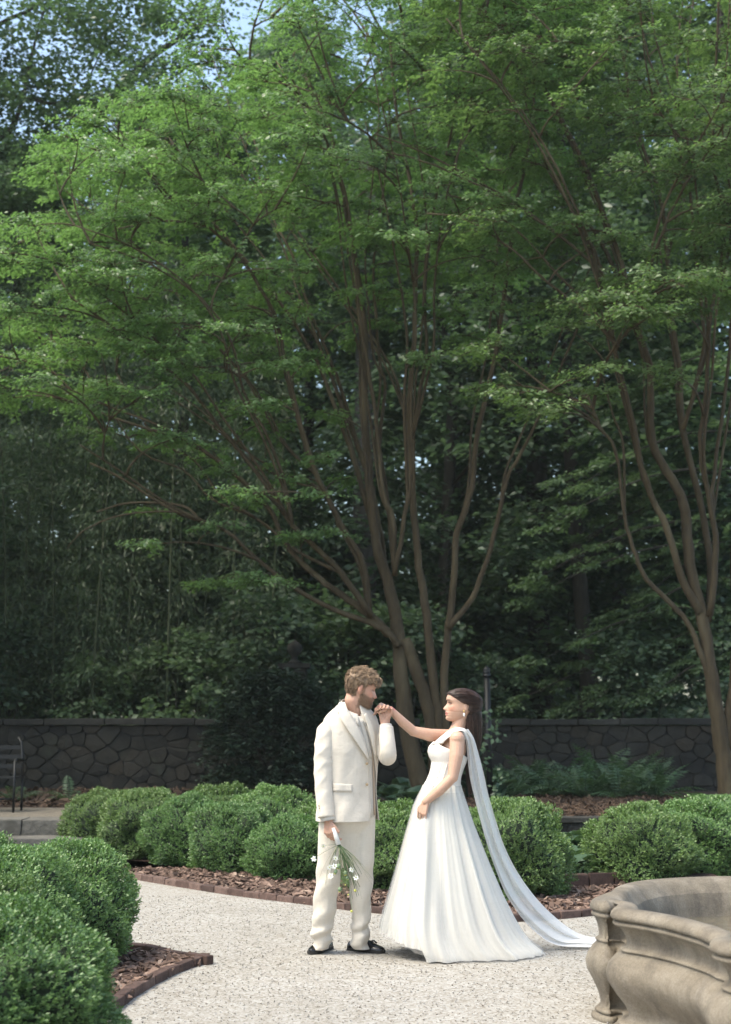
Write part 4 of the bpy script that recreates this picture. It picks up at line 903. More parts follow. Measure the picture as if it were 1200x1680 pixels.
# --- heads
FRONT = [(-.124, .066), (-.120, .082), (-.110, .091), (-.100, .091), (-.091, .087), (-.082, .0925), (-.0735, .0905), (-.066, .0945), (-.055, .091), (-.035, .089), (-.015, .086), (0, .085), (.012, .089), (.026, .095), (.045, .095), (.065, .089), (.085, .074), (.100, .053), (.110, .03), (.116, .004)]
BACK = [(-.124, .035), (-.115, .022), (-.10, .0), (-.085, -.02), (-.07, -.045), (-.05, -.075), (-.03, -.090), (0, -.1), (.03, -.103), (.06, -.096), (.085, -.078), (.1, -.056), (.110, -.034), (.116, -.01)]
WID = [(-.124, .016), (-.115, .03), (-.10, .042), (-.08, .054), (-.06, .063), (-.03, .069), (0, .073), (.03, .077), (.06, .073), (.085, .058), (.1, .042), (.110, .026), (.116, .006)]
def head_rows(female, nr=62, nc=64):
    rows = []
    for i in range(nr):
        z = -.124 + .24 * i / (nr - 1); xf, xb, w = interp(FRONT, z, 1), interp(BACK, z, 1), interp(WID, z, 1)
        if female and z < -.05: w *= .93
        xc = -.008 + 6.5 * max(0, -.04 - z) ** 2
        row = []
        for k in range(nc):
            a = 2 * math.pi * k / nc; c, s = math.cos(a), math.sin(a); e = 2 / 2.25
            x = xc + (xf - xc if c > 0 else xc - xb) * math.copysign(abs(c) ** e, c); y = w * math.copysign(abs(s) ** e, s)
            if x > .03:
                nz = 0
                if -.056 < z < .008:
                    t = (.008 - z) / .05; nz = (.027 if not female else .023) * (t if t < 1 else max(0, 1 - (t - 1) / .28)) ** .9 if t > 0 else 0
                sg = .0075 + .006 * max(0, min(1, -z / .045)); x += nz * math.exp(-(y / sg) ** 2)
                ay = abs(y); x -= .011 * math.exp(-((ay - .031) / .014) ** 2 - ((z - .001) / .012) ** 2)
                x += .004 * math.exp(-(y / .02) ** 2) * (math.exp(-((z + .066) / .0055) ** 2) + 1.1 * math.exp(-((z + .081) / .0065) ** 2)) - .003 * math.exp(-(y / .022) ** 2 - ((z + .0735) / .003) ** 2)
                x += .004 * math.exp(-((ay - .045) / .014) ** 2 - ((z + .028) / .016) ** 2)
            row.append(Vector((x, y, z)))
        rows.append(row)
    return rows
def frame(fwd, up=Vector((0, 0, 1))):
    f = fwd.normalized(); l = up.cross(f).normalized(); u = f.cross(l); return Matrix((f, l, u)).transposed()
def cap_chain(mb, pts, rad, n=10):
    mb.tube(pts, rad, n)
    for p, r_ in zip(pts, rad if hasattr(rad, '__len__') else [rad] * len(pts)): mb.ell(p, r_ * 1.0, r_ * 1.0, r_ * 1.0, n=n)
def hand(mb, Wp, d, n, curl, thumb, s=1.0, flip=1, spread=.1, thumb_up=.25, rad=.0085):
    """palm and five fingers; d wrist to knuckles, n back of the hand; flip picks the thumb side; curl (3 bends) each finger"""
    d = d.normalized(); n = (n - d * n.dot(d)).normalized(); sd = d.cross(n) * flip; tips = []
    for k, (o, lf) in enumerate(zip((.031, .0105, -.0105, -.030), (.95, 1.05, 1.0, .8))):
        kn = Wp + d * (.088 - abs(o) * .25) * s + sd * o * s; cap_chain(mb, [Wp + sd * o * .55 * s + d * .005, kn], [.0135 * s, .0115 * s], 8)
        P = [kn]; dd = (d + sd * (o / .03) * spread).normalized(); ax = sd
        for L, c in zip((.043, .027, .021), curl[k] if hasattr(curl[0], '__len__') else curl):
            dd = Matrix.Rotation(-c * flip, 3, ax) @ dd if False else (dd * math.cos(c) - (ax.cross(dd) * (-1 if ax.cross(dd).dot(n) < 0 else 1)) * math.sin(c)).normalized(); P.append(P[-1] + dd * L * lf * s)
        cap_chain(mb, P, [rad * 1.12 * s, rad * s, rad * .92 * s, rad * .78 * s], 8); tips.append(P[-1])
    b0 = Wp + d * .022 * s + sd * .026 * s; td = (d * thumb[0] + sd * thumb[1] - n * thumb[2]).normalized(); td2 = (td + d * thumb_up - n * .25).normalized()
    cap_chain(mb, [b0 - sd * .012 * s, b0 + td * .04 * s, b0 + td * .04 * s + td2 * .032 * s], [.0155 * s, .0105 * s, .0085 * s], 8); return tips
def finish_body(mb, name, parent, voxel, colour):
    me = mb.mesh(name, M['skin'])
    def f(o):
        q = o.modifiers.new('r', 'REMESH'); q.mode = 'VOXEL'; q.voxel_size = voxel; q.use_smooth_shade = True
        q = o.modifiers.new('s', 'SMOOTH'); q.factor = .5; q.iterations = 2
        q = o.modifiers.new('d', 'DECIMATE'); q.ratio = .3
    r = modifier_mesh(me, name, f); n = len(r.vertices); co = np.empty(n * 3); r.vertices.foreach_get('co', co); co = co.reshape(-1, 3)
    c = np.ones((n, 4)); c[:, :3] = colour(co); a = r.attributes.new('col', 'FLOAT_COLOR', 'POINT'); a.data.foreach_set('color', c.ravel())
    off = np.array(org(parent)); r.vertices.foreach_set('co', (co - off).ravel()); r.update()
    if not r.materials: r.materials.append(M['skin'])
    return link(name, r, parent)
def gauss(v, c, s): return np.exp(-((v - c) / s) ** 2)
def strands(mb, paths, rad, n=3):
    for P, t in paths:
        m_ = len(P); mb.tube(P, [rad * (1 - .75 * (k / (m_ - 1)) ** 2) for k in range(m_)], n, False, tint=t)
# ---------------------------------------------------------------- the man
man = thing('person', (pt(560, 1560, .1).x, PD + .1, 0), 'man in cream linen suit and black loafers kissing the hand he holds', 'person')
HO = pt(593.5, 1128, -.02); HP = math.radians(14); HS = 1.01
HM = frame(Vector((math.cos(HP), .05, -math.sin(HP))))
def hm(p): return HO + HM @ (Vector(p) * HS)
rows = head_rows(False); mb = MB(); g = [[hm(p) for p in r_] for r_ in rows]; mb.grid(g, True)
nc = 64; mb.f += [tuple(range(nc))[::-1], tuple(range(len(mb.v) - nc, len(mb.v)))]
for sgn in (1, -1):
    mb.ell(hm((-.004, sgn * .077, -.012)), .019, .008, .032, HM @ Matrix.Rotation(.25, 3, 'Y') @ Matrix.Rotation(-sgn * .35, 3, 'Z'), 14)
    mb.ell(hm((.0, sgn * .076, -.036)), .009, .006, .011, HM, 10)
SA = math.radians(35); Sx = Vector((math.cos(SA), math.sin(SA), 0)); Fx = Vector((math.sin(SA), -math.cos(SA), 0))
cap_chain(mb, [hm((-.025, 0, -.03)), hm((-.03, 0, -.09)), pt(583, 1166, 0), pt(577, 1186, .01)], [.06, .06, .062, .075], 16)
TC = pt(575, 1230)
mb.ell(pt(576, 1215, 0), .155, .09, .16, Matrix((Sx, -Fx, Vector((0, 0, 1)))).transposed(), 20)
mb.ell(pt(573, 1290, 0), .14, .09, .2, Matrix((Sx, -Fx, Vector((0, 0, 1)))).transposed(), 20)
mb.ell(pt(570, 1350, 0), .14, .10, .11, Matrix((Sx, -Fx, Vector((0, 0, 1)))).transposed(), 20)
RSH, REL, RWR = pt(534, 1197, -.10), pt(530, 1266, -.13), pt(539, 1344, -.18)
LSH, LEL, LWR = pt(612, 1200, .10), pt(636, 1241, -.06), pt(632, 1187, -.035)
cap_chain(mb, [pt(576, 1195), RSH, REL, RWR], [.06, .05, .04, .029], 12); cap_chain(mb, [pt(576, 1195), LSH, LEL, LWR], [.06, .042, .032, .028], 12)
for hip, kn, an in ((pt(548, 1360, -.03), pt(540, 1450, .035), pt(528, 1550, .115)), (pt(592, 1360, .06), pt(591, 1450, .085), pt(591, 1550, .125))): cap_chain(mb, [hip, kn, an], [.06, .045, .033], 12)
# right hand hangs and closes round the stems; left hand lifts hers
hand(mb, RWR + Vector((0, 0, .005)), Vector((.04, -.05, -1)), Vector((-.75, -.65, 0)), [(.5, .7, .5), (.6, .8, .5), (.65, .85, .6), (.7, .9, .6)], (.8, .45, .35), 1.08, -1, .09, rad=.0088)
hand(mb, LWR, Vector((-.05, .02, 1)), Vector((.25, .95, .1)), [(.95, 1.25, .7), (1.0, 1.3, .7), (1.05, 1.3, .7), (1.1, 1.3, .7)], (1.0, .5, .2), 1.06, -1, .07, .4, rad=.0090)
HMi = np.array(HM.inverted())
def man_col(co):
    L = ((co - np.array(HO)) @ HMi.T) / HS; x, y, z = L[:, 0], L[:, 1], L[:, 2]; c = np.tile([.50, .295, .215], (len(co), 1)); head = (z > -.16) & (np.abs(y) < .12) & (x > -.15) & (x < .16)
    red = (gauss(z, -.04, .018) * gauss(x, .115, .02) + .9 * gauss(np.abs(y), .08, .012) * gauss(x, 0, .03) * gauss(z, -.015, .04) + .5 * gauss(np.abs(y), .045, .02) * gauss(z, -.03, .02) * (x > .04)) * head
    c += red[:, None] * np.array([.06, -.05, -.045])
    jaw = 1 / (1 + np.exp((z + .052 + .018 * (x < .03)) / .005)); near = (x > -.004 + .0 * z) * (z > -.135)
    cheek = 1 / (1 + np.exp((z + .05 + (np.abs(y) > .03) * (x - .055) * .55) / .006)); beard = cheek * near * head
    side = ((x > .002) & (x < .026) & (z < .01) & (z > -.07)) * (np.abs(y) > .04) * head; beard = np.maximum(beard, side)
    lips = gauss(z, -.0735, .009) * (np.abs(y) < .026) * (x > .08) * head; under = gauss(z, -.095, .004) * 0
    beard = np.clip(beard * (1 - .95 * np.clip(lips * 1.6, 0, 1)), 0, 1) * .78
    c = c * (1 - beard[:, None]) + np.array([.20, .125, .08]) * beard[:, None]; c = c * (1 - .7 * np.clip(lips, 0, 1)[:, None]) + np.array([.50, .22, .18]) * (.7 * np.clip(lips, 0, 1))[:, None]
    eye = gauss(z, 0.0, .0035) * gauss(np.abs(y), .033, .012) * (x > .05) * head; c *= (1 - .75 * np.clip(eye, 0, 1))[:, None]
    return c
finish_body(mb, 'body', man, .0031, man_col)
# hair: a cap that hugs the skull and curls over it
def scalp_pts(rows, test):
    out = []; nr, nc_ = len(rows), len(rows[0])
    for i in range(1, nr - 1):
        for k in range(nc_):
            p = rows[i][k]
            if test(p):
                t1 = rows[i][(k + 1) % nc_] - rows[i][k - 1]; t2 = rows[i + 1][k] - rows[i - 1][k]; n = t1.cross(t2)
                n = n.normalized() if n.length > 1e-9 else Vector((0, 0, 1)); n = n if n.dot(p - Vector((-.01, 0, 0))) > 0 else -n
                out.append((p, n, max(1e-7, t1.length * t2.length)))
    return out
def cap_shell(rows, test, thick, xf):
    mb = MB(); nr, nc_ = len(rows), len(rows[0]); ids = {}; vs = []; fs = []
    def vid(i, k):
        k %= nc_
        if (i, k) not in ids:
            p = rows[i][k]; n = (p - Vector((-.008, 0, .005))).normalized(); ids[(i, k)] = len(vs); vs.append(xf(p + n * thick(p)))
        return ids[(i, k)]
    for i in range(nr - 1):
        for k in range(nc_):
            if test((rows[i][k] + rows[i + 1][(k + 1) % nc_]) / 2): fs.append((vid(i, k), vid(i, k + 1), vid(i + 1, k + 1), vid(i + 1, k)))
    mb.add(vs, fs, .25); top = [vid(nr - 1, k) for k in range(nc_)] if (nr - 1, 0) in ids else None
    if top: mb.f.append(tuple(top))
    mb.v = [tuple(v) for v in vs]; mb.t = [.25] * len(vs); return mb
def man_scalp(p):
    if p.x > .03: return p.z > .060 - .25 * (abs(p.y) - .0) * 0 + (.088 - p.x) * -.25 + (.012 if abs(p.y) < .03 else -.006)
    if p.x > .006: return p.z > .012
    if p.x > -.028: return p.z > .012 + .0
    return p.z > -.062 + (p.x + .028) * .2
rr = random.Random(9); hb_ = cap_shell(rows, man_scalp, lambda p: .003 + .009 * sstep(-.05, .05, p.z), hm); ncap = len(hb_.v); sp = scalp_pts(rows, man_scalp); wts = [w for _, _, w in sp]; paths = []
for p, n, _ in rr.choices(sp, wts, k=760):           # locks of hair, each a few strands that curl together
    top = sstep(.015, .075, p.z); front = 1 if (p.x > .04 and p.z > .05) else 0
    L = (.020 + .022 * top + .012 * front) * rr.uniform(.75, 1.3)
    flow = Vector((.75 * top - .25 * (1 - top), rr.gauss(0, .4), .1 * top - .85 * (1 - top))) if not front else Vector((1.0, rr.gauss(0, .5), -.25))
    flow = flow - n * flow.dot(n) * .8; d = (n * (.30 + .22 * top) + flow).normalized(); sd0 = d.cross(n); sd0 = sd0.normalized() if sd0.length > 1e-4 else Vector((0, 1, 0))
    ph = rr.uniform(0, 6.28); am = .0035 + .0065 * top; tn = rr.gauss(.36 + .26 * top, .24); tw_ = rr.choice((-1, 1)) * rr.uniform(4.0, 6.0)
    for q in range(6):
        j = Vector((rr.gauss(0, .0042), rr.gauss(0, .0042), rr.gauss(0, .0042))); L2 = L * rr.uniform(.8, 1.15); P = []
        for t in (0, .17, .34, .5, .67, .84, 1):
            P.append(hm(p + j * (1 - .3 * t) + n * (.004 + .004 * top) + d * L2 * t - n * (.55 * L2 * t * t) + (sd0 * math.sin(ph + tw_ * t) + n * math.cos(ph + tw_ * t)) * am * t ** .6))
        paths.append((P, min(1, max(0, tn + rr.gauss(0, .2)))))
strands(hb_, paths, .0015); hb_.t = [max(t, .4) if i < ncap else t for i, t in enumerate(hb_.t)]; hb_.build('hair', M['hair_brown'], man, tint=True)
def beard_zone(p): return p.z < -.048 - (.055 - p.x if p.x < .055 else 0) * -.35 and p.x > .004 and not (abs(p.y) < .024 and -.083 < p.z < -.062) and not (p.z > -.058 and abs(p.y) < .010)
bb = MB(); sp = scalp_pts(rows, beard_zone); paths = []
for p, n, _ in rr.choices(sp, [w for _, _, w in sp], k=1900):
    p = p + Vector((rr.gauss(0, .002), rr.gauss(0, .002), rr.gauss(0, .0025))); d = (n * .45 + Vector((.25, rr.gauss(0, .45), -.7))).normalized(); L = rr.uniform(.004, .009)
    paths.append(([hm(p), hm(p + d * L * .55 + n * .002), hm(p + d * L)], rr.uniform(.2, .95)))
strands(bb, paths, .0007); bb.build('beard', M['hair_brown'], man, tint=True)
for s in (1, -1):
    e = MB(); paths = []
    for k in range(46):
        t = rr.random(); y = s * (.012 + .036 * t); x = .0965 - .018 * t * t; z = .020 + .007 * math.sin(t * 2.6) + rr.gauss(0, .0016); paths.append(([hm((x, y, z)), hm((x + .002, y + s * .006, z + .001)), hm((x - .002, y + s * .011, z - .001))], rr.uniform(.1, .5)))
    strands(e, paths, .0014); e.build('eyebrow', M['hair_brown'], man, tint=True)
    e = MB(); e.tube([hm((.083 - .006 * (t / 5) ** 2 + .003 * math.sin(t / 5 * 3.1), s * (.020 + .026 * t / 5), -.002 - .003 * math.sin(t / 5 * 3.1))) for t in range(6)], .0016, 5); e.build('eyelash', M['hair_brown'], man)
# torso surface of the jacket
TT = [(1150, 578, .080, .070), (1158, 578, .100, .076), (1164, 577.5, .135, .086), (1171, 577, .168, .098), (1179, 576, .190, .110), (1190, 575.5, .202, .122), (1205, 575, .205, .132), (1230, 574, .205, .142), (1260, 573, .194, .138), (1290, 572, .192, .140), (1320, 571, .20, .147), (1346, 570.5, .206, .152)]
def torso(phi, y, k=1.0, o=0.0):
    if k == 1.0: o += .003 * math.sin(5 * phi + y * .05) * sstep(1200, 1260, y) + .003 * math.sin(2 * phi + y * .021) + .0025 * math.sin(9 * phi - y * .09 + 2 * math.sin(y * .03)) * sstep(1215, 1250, y)
    c = pt(interp(TT, y, 1), y, 0); a, b = interp(TT, y, 2) * k + o, interp(TT, y, 3) * k + o; cc, ss = math.cos(phi), math.sin(phi); e = 2 / 2.3
    return c + Sx * (a * math.copysign(abs(cc) ** e, cc)) + Fx * (b * math.copysign(abs(ss) ** e, ss))
def phi_at(x, y, k=1.0, o=0.0):
    """angle on the front of the torso that shows at picture column x"""
    lo, hi = math.radians(27), math.radians(185)
    for _ in range(26):
        m_ = (lo + hi) / 2; d = torso(m_, y, k, o) - Vector((0, 0, CAM_H)); u = 600 + FPX * d.x / (d.y * _cs + d.z * _sn)
        if u > x: lo = m_
        else: hi = m_
    return lo
def on_torso(x, y, o=.01, k=1.0): return torso(phi_at(x, y, k, o), y, k, o)
RE = [(1152, 566), (1165, 571), (1183, 584), (1212, 599), (1235, 603.5), (1247, 606), (1290, 607), (1330, 607.5), (1346, 604)]
LE = [(1152, 589), (1168, 593), (1178, 596), (1200, 604), (1215, 609), (1240, 614), (1260, 617), (1290, 618.5), (1334, 619.5), (1346, 619.5)]
mb = MB(); grid = []; NCj = 60; ysj = [1152, 1156, 1160, 1164, 1168, 1172, 1176, 1180] + list(range(1185, 1346, 5)) + [1346]
for y in ysj:
    pr, pl_ = phi_at(interp(RE, y, 1), y), phi_at(interp(LE, y, 1), y)
    if pl_ > pr - .02: pl_ = pr - .02
    row = []
    for k in range(NCj + 1):
        ph = pr + (2 * math.pi - (pr - pl_)) * k / NCj
        flare = .012 * sstep(1300, 1346, y)
        row.append(torso(ph, y, 1.0, flare))
    grid.append(row)
mb.grid(grid)
def solid(me, t, sub=0, off=1):
    def f(o):
        q = o.modifiers.new('s', 'SOLIDIFY'); q.thickness = t; q.offset = off
        if sub: q = o.modifiers.new('u', 'SUBSURF'); q.levels = sub; q.render_levels = sub
    r = modifier_mesh(me, me.name, f); r.polygons.foreach_set('use_smooth', [True] * len(r.polygons)); return r
def cloth(mb, name, mat, parent, t=.004, sub=0, off=-1): return link(name, solid(mb.mesh(name, mat, org(parent)), t, sub, off), parent)
jk = cloth(mb, 'jacket', M['linen'], man, .005)
# sleeves
def sleeve(name, pts, rads, seed, parent, mat, amp=.0035, flat=.92, n=40, rowsn=84, fr=1.0):
    r = random.Random(seed); Q = smooth_path(pts, max(2, rowsn // (len(pts) - 1))); m_ = len(Q); mb = MB(); rows = []; prev = None; phs = [r.uniform(0, 6.28) for _ in range(6)]
    for i, p in enumerate(Q):
        t = i / (m_ - 1); tv_ = (Q[min(i + 1, m_ - 1)] - Q[max(i - 1, 0)]).normalized(); u = tv_.cross(Vector((0, 1, 0)) if prev is None else tv_.cross(prev)).normalized() if prev is None else (prev - tv_ * prev.dot(tv_)).normalized()
        prev = u; w = tv_.cross(u); q = t * (len(rads) - 1); k0 = min(int(q), len(rads) - 2); rd = rads[k0] + (rads[k0 + 1] - rads[k0]) * (q - k0); row = []
        for k in range(n):
            a = 2 * math.pi * k / n
            rg = lambda q: 1 - 2 * abs(math.sin(q * .5)) ** .8
            f = amp * fr * (rg(52 * t + 3.6 * math.sin(a + phs[0]) + phs[1]) * max(0, math.sin(a + phs[2])) * math.sin(3.0 * t) + .55 * rg(29 * t + 4.2 * math.sin(a + phs[3]) + phs[4]) * max(0, math.sin(a * 1 + phs[5])) + .6 * rg(88 * t + 3 * math.sin(a + phs[5])) * math.exp(-((t - .6) / .12) ** 2) * max(0, math.cos(a + phs[1])))
            row.append(p + u * math.cos(a) * (rd + f) + w * math.sin(a) * (rd + f) * flat)
        rows.append(row)
    mb.grid(rows, True); return cloth(mb, name, mat, parent, .004)
sleeve('sleeve', [pt(556, 1192, -.05), pt(545, 1192, -.075), pt(536, 1202, -.105), pt(532, 1232, -.13), pt(530.5, 1265, -.145), pt(532, 1300, -.165), pt(536, 1341, -.185)], [.02, .050, .068, .066, .062, .059, .057], 1, jk, M['linen'], .0040)
sleeve('sleeve', [pt(604, 1184, .07), pt(611, 1196, .07), pt(618, 1212, .04), pt(629, 1232, -.0), pt(637, 1243, -.05), pt(637.5, 1236, -.09), pt(636, 1220, -.085), pt(634, 1193, -.055)], [.03, .055, .060, .057, .053, .054, .053, .047], 2, jk, M['linen'], .0038, rowsn=64)
for P, rd in (([pt(536.5, 1335, -.18), pt(538.5, 1347, -.186)], .047), ([pt(634, 1203, -.06), pt(633.2, 1189, -.045)], .040)):
    mb = MB(); mb.tube([P[0].lerp(P[1], k / 3) for k in range(4)], rd, 20, False); cloth(mb, 'shirt_cuff', M['shirt'], man, .003)
for k in range(4):
    mb = MB(); c = pt(523.5 + k * 1.0, 1322 + k * 4.2, -.222); mb.ell(c, .0045, .003, .0045, n=8); mb.build('cuff_button', M['horn'], jk)
# lapels, pocket flap, buttons laid on the jacket
def strip(A, B, o1, o2, name, mat, parent, t=.004, n=14):
    def res(P):
        s = smooth_path([Vector(p) for p in P], 12); u = [k * (len(s) - 1) / n for k in range(n + 1)]; return [s[int(q)].lerp(s[min(len(s) - 1, int(q) + 1)], q - int(q)) for q in u]
    a, b = res(A), res(B); mb = MB(); rows = []
    for p, q in zip(a, b): rows.append([on_torso(p.x + (q.x - p.x) * k / 4, p.y + (q.y - p.y) * k / 4, o1 + (o2 - o1) * k / 4) for k in range(5)])
    mb.grid(rows); return cloth(mb, name, mat, parent, t)
strip([(556, 1166), (558.5, 1178), (572, 1199), (588, 1222), (605.5, 1247)], [(566, 1158), (579, 1178), (592, 1201), (600, 1222), (606, 1247)], .021, .012, 'lapel', M['linen'], jk)
strip([(551, 1160), (554, 1168), (561, 1172.5)], [(563, 1152), (566, 1158), (572, 1167)], .014, .012, 'collar', M['linen'], jk)
strip([(597, 1172), (602, 1188), (609, 1213), (615, 1243)], [(600.5, 1170), (609, 1184), (615, 1206), (617.5, 1243)], .012, .014, 'lapel', M['linen'], jk)
strip([(546, 1283), (579, 1285)], [(546, 1296), (579, 1297)], .007, .009, 'pocket_flap', M['linen'], jk, n=8)
for y in (1252, 1286):
    c = on_torso(602.5, y, .011); q = on_torso(602.5, y, .02) - c; rt = q.to_track_quat('Z', 'Y').to_matrix(); mb = MB(); mb.ell(c, .0095, .0095, .0035, rt, 14); mb.build('button', M['horn'], jk)
# shirt: closed body, placket, collar
mb = MB(); mb.grid([[torso(2 * math.pi * k / 48, y, .93, 0) for k in range(48)] for y in [1175, 1180, 1190, 1205, 1230, 1260, 1290, 1320, 1340]], True); sh = cloth(mb, 'shirt', M['shirt'], man, .003)
def shirt_strip(A, B, o, name, n=10):
    mb = MB(); rows = []
    for k in range(n + 1):
        t = k / n; a, b = Vector(A[0]).lerp(Vector(A[1]), t), Vector(B[0]).lerp(Vector(B[1]), t); rows.append([torso(phi_at(a.x + (b.x - a.x) * j / 3, a.y, .93, o), a.y, .93, o) for j in range(4)])
    mb.grid(rows); return cloth(mb, name, M['shirt'], sh, .0012)
shirt_strip([(589.5, 1179), (606, 1244)], [(597, 1179), (613, 1244)], .0015, 'placket')
def collar_leaf(p0, p1, name):
    mb = MB(); rows = []
    for k in range(17):
        t = k / 16; ph = p0 + (p1 - p0) * t; c = pt(578.5, 1167, -.0); up = -.050 * math.sin(ph); ins = c + Sx * .066 * math.cos(ph) + Fx * .078 * math.sin(ph) + Vector((0, 0, up + .03)); fr_ = math.exp(-(t / .16) ** 2)
        outp = c + Sx * (.086 + .02 * fr_) * math.cos(ph) + Fx * (.108 + .022 * fr_) * math.sin(ph) + Vector((0, 0, up - .012 - .030 * fr_ - .006 * max(0, math.sin(ph)))); md = ins.lerp(outp, .4) + Vector((0, 0, .005)); rows.append([ins, md, outp])
    mb.grid(rows); return cloth(mb, name, M['shirt'], sh, .003)
collar_leaf(math.radians(101), math.radians(270), 'collar'); collar_leaf(math.radians(80), math.radians(-90), 'collar')
mb = MB(); mb.grid([[torso(phi_at(610.5 + (.4 + 2.0 * j / 6) * k + j * .5, 1228 + j * 18.2, .945, .0), 1228 + j * 18.2, .945, .0) for k in range(4)] for j in range(7)]); cloth(mb, 'lining', M['lining'], jk, .002)
# trousers: hips and two legs in one cloth
def leg_rows(tab, d0, d1, seed):
    r = random.Random(seed); ph = [r.uniform(0, 6.28) for _ in range(5)]; rows = []
    for i in range(61):
        y = 1335 + (1557 - 1335) * i / 60; xl, xr = interp(tab, y, 1), interp(tab, y, 2); t = i / 60; c = pt((xl + xr) / 2, y, d0 + (d1 - d0) * t); rx = (xr - xl) / 2 / PXM; ry = rx * (1.05 + .1 * t); row = []
        low = sstep(1480, 1545, y); mid = sstep(1400, 1440, y) * (1 - low)
        for k in range(40):
            a = 2 * math.pi * k / 40
            f = .011 * low * math.sin((y - 1480) * .24 + 1.8 * math.sin(a + ph[0]) + ph[1]) + .005 * low * math.sin((y - 1480) * .41 + 2.4 * math.sin(a + ph[2])) + .006 * mid * math.sin(y * .13 + 2.2 * math.sin(a + ph[2])) + .003 * math.sin(3 * a + ph[3] + y * .01)
            cr = .008 * math.exp(-abs((a - 4.95) / .12))
            row.append(c + Vector((math.cos(a) * (rx + f + cr * 0), math.sin(a) * (ry + f + cr), 0)))
        rows.append(row)
    return rows
TR = [(1335, 526, 574), (1347, 524, 573), (1414, 521.5, 563), (1440, 519, 559), (1469, 516, 555), (1485, 514.5, 553), (1515, 511.5, 547), (1535, 511, 545), (1551, 513, 541)]
TL = [(1335, 568, 617), (1347, 567, 617), (1414, 568.5, 614.5), (1440, 571, 612.5), (1454, 573, 611), (1485, 576, 609), (1515, 577, 606.5), (1535, 576, 606), (1551, 577, 605)]
mb = MB()
for tab, d0, d1, sd_ in ((TR, -.05, .11, 3), (TL, .05, .12, 8)):
    rows_ = leg_rows(tab, d0, d1, sd_); o0 = len(mb.v); mb.grid(rows_, True); nn = len(mb.v); mb.f += [tuple(range(o0, o0 + 40))[::-1], tuple(range(nn - 40, nn))]
mb.grid([[torso(2 * math.pi * k / 40, y, .9, 0) + Vector((0, 0, 0)) for k in range(40)] for y in (1310, 1330, 1346)] + [[pt(569.5, yy, .03) + Sx * ra * math.cos(2 * math.pi * k / 40) + Fx * rb * math.sin(2 * math.pi * k / 40) for k in range(40)] for yy, ra, rb in ((1366, .172, .118), (1388, .13, .095), (1408, .075, .07), (1424, .02, .03))], True)
nn = len(mb.v); mb.f += [tuple(range(nn - 280, nn - 240))[::-1], tuple(range(nn - 40, nn))]
me = mb.mesh('trousers', M['trouser'])
def _f(o):
    q = o.modifiers.new('r', 'REMESH'); q.mode = 'VOXEL'; q.voxel_size = .0085; q.use_smooth_shade = True
    q = o.modifiers.new('s', 'SMOOTH'); q.factor = .5; q.iterations = 4
me = modifier_mesh(me, 'trousers', _f); me.transform(Matrix.Translation(-org(man)))
if not me.materials: me.materials.append(M['trouser'])
link('trousers', me, man)
# shoes
def shoe(toe, heel, name='shoe'):
    d = (toe - heel); d.z = 0; L = d.length; d.normalize(); s = Vector((-d.y, d.x, 0)); sc = L / .286; mb = MB(); rows = []
    for x, w, h in ((-.13, .012, .03), (-.128, .024, .05), (-.115, .033, .062), (-.08, .036, .066), (-.04, .036, .072), (-.005, .037, .082), (.02, .040, .082), (.05, .044, .066), (.08, .045, .054), (.11, .041, .046), (.135, .031, .04), (.15, .018, .033), (.156, .006, .026)):
        c = heel + d * (x + .13) * sc; row = []
        for k in range(18):
            a = 2 * math.pi * k / 18; zz = .018 + (h - .018) * max(0, math.sin(a)) ** .8; ww = w * sc * math.copysign(abs(math.cos(a)) ** .7, math.cos(a)); row.append(c + s * ww * (1 - .18 * max(0, math.sin(a))) + Vector((0, 0, zz)))
        rows.append(row)
    mb.grid(rows, True); o = len(mb.v); mb.f += [tuple(range(18)), tuple(range(o - 18, o))[::-1]]
    sh_ = link(name, solid(mb.mesh(name, M['leather'], org(man)), .001, 1, 1), man)
    mb = MB(); ring = [(-.133, .012), (-.125, .028), (-.1, .036), (-.04, .037), (.03, .043), (.08, .048), (.115, .043), (.14, .031), (.156, .014), (.162, .003)]
    P = [heel + d * (x + .13) * sc + s * w * sc for x, w in ring] + [heel + d * (x + .13) * sc - s * w * sc for x, w in ring[::-1]]; n = len(P)
    mb.add([p + Vector((0, 0, .004)) for p in P] + [p + Vector((0, 0, .02)) for p in P], [tuple(range(n)), tuple(range(n, 2 * n))] + [(k, (k + 1) % n, n + (k + 1) % n, n + k) for k in range(n)]); mb.build('sole', M['sole'], sh_, False)
    for q in (-1, 1):
        mb = MB(); b0 = heel + d * .185 * sc + s * q * .008 + Vector((0, 0, .078)); mb.tube([b0 - Vector((0, 0, .004)), b0 + d * .012 + s * q * .006 - Vector((0, 0, .006)), b0 + d * .03 + s * q * .008 - Vector((0, 0, .02))], [.003, .005, .006], 6); mb.build('tassel', M['leather'], sh_)
shoe(ground(509, 1566.5), ground(509, 1566.5) + Vector((.125, .25, 0))); shoe(ground(631, 1564.5), ground(631, 1564.5) + Vector((-.235, .145, 0)))
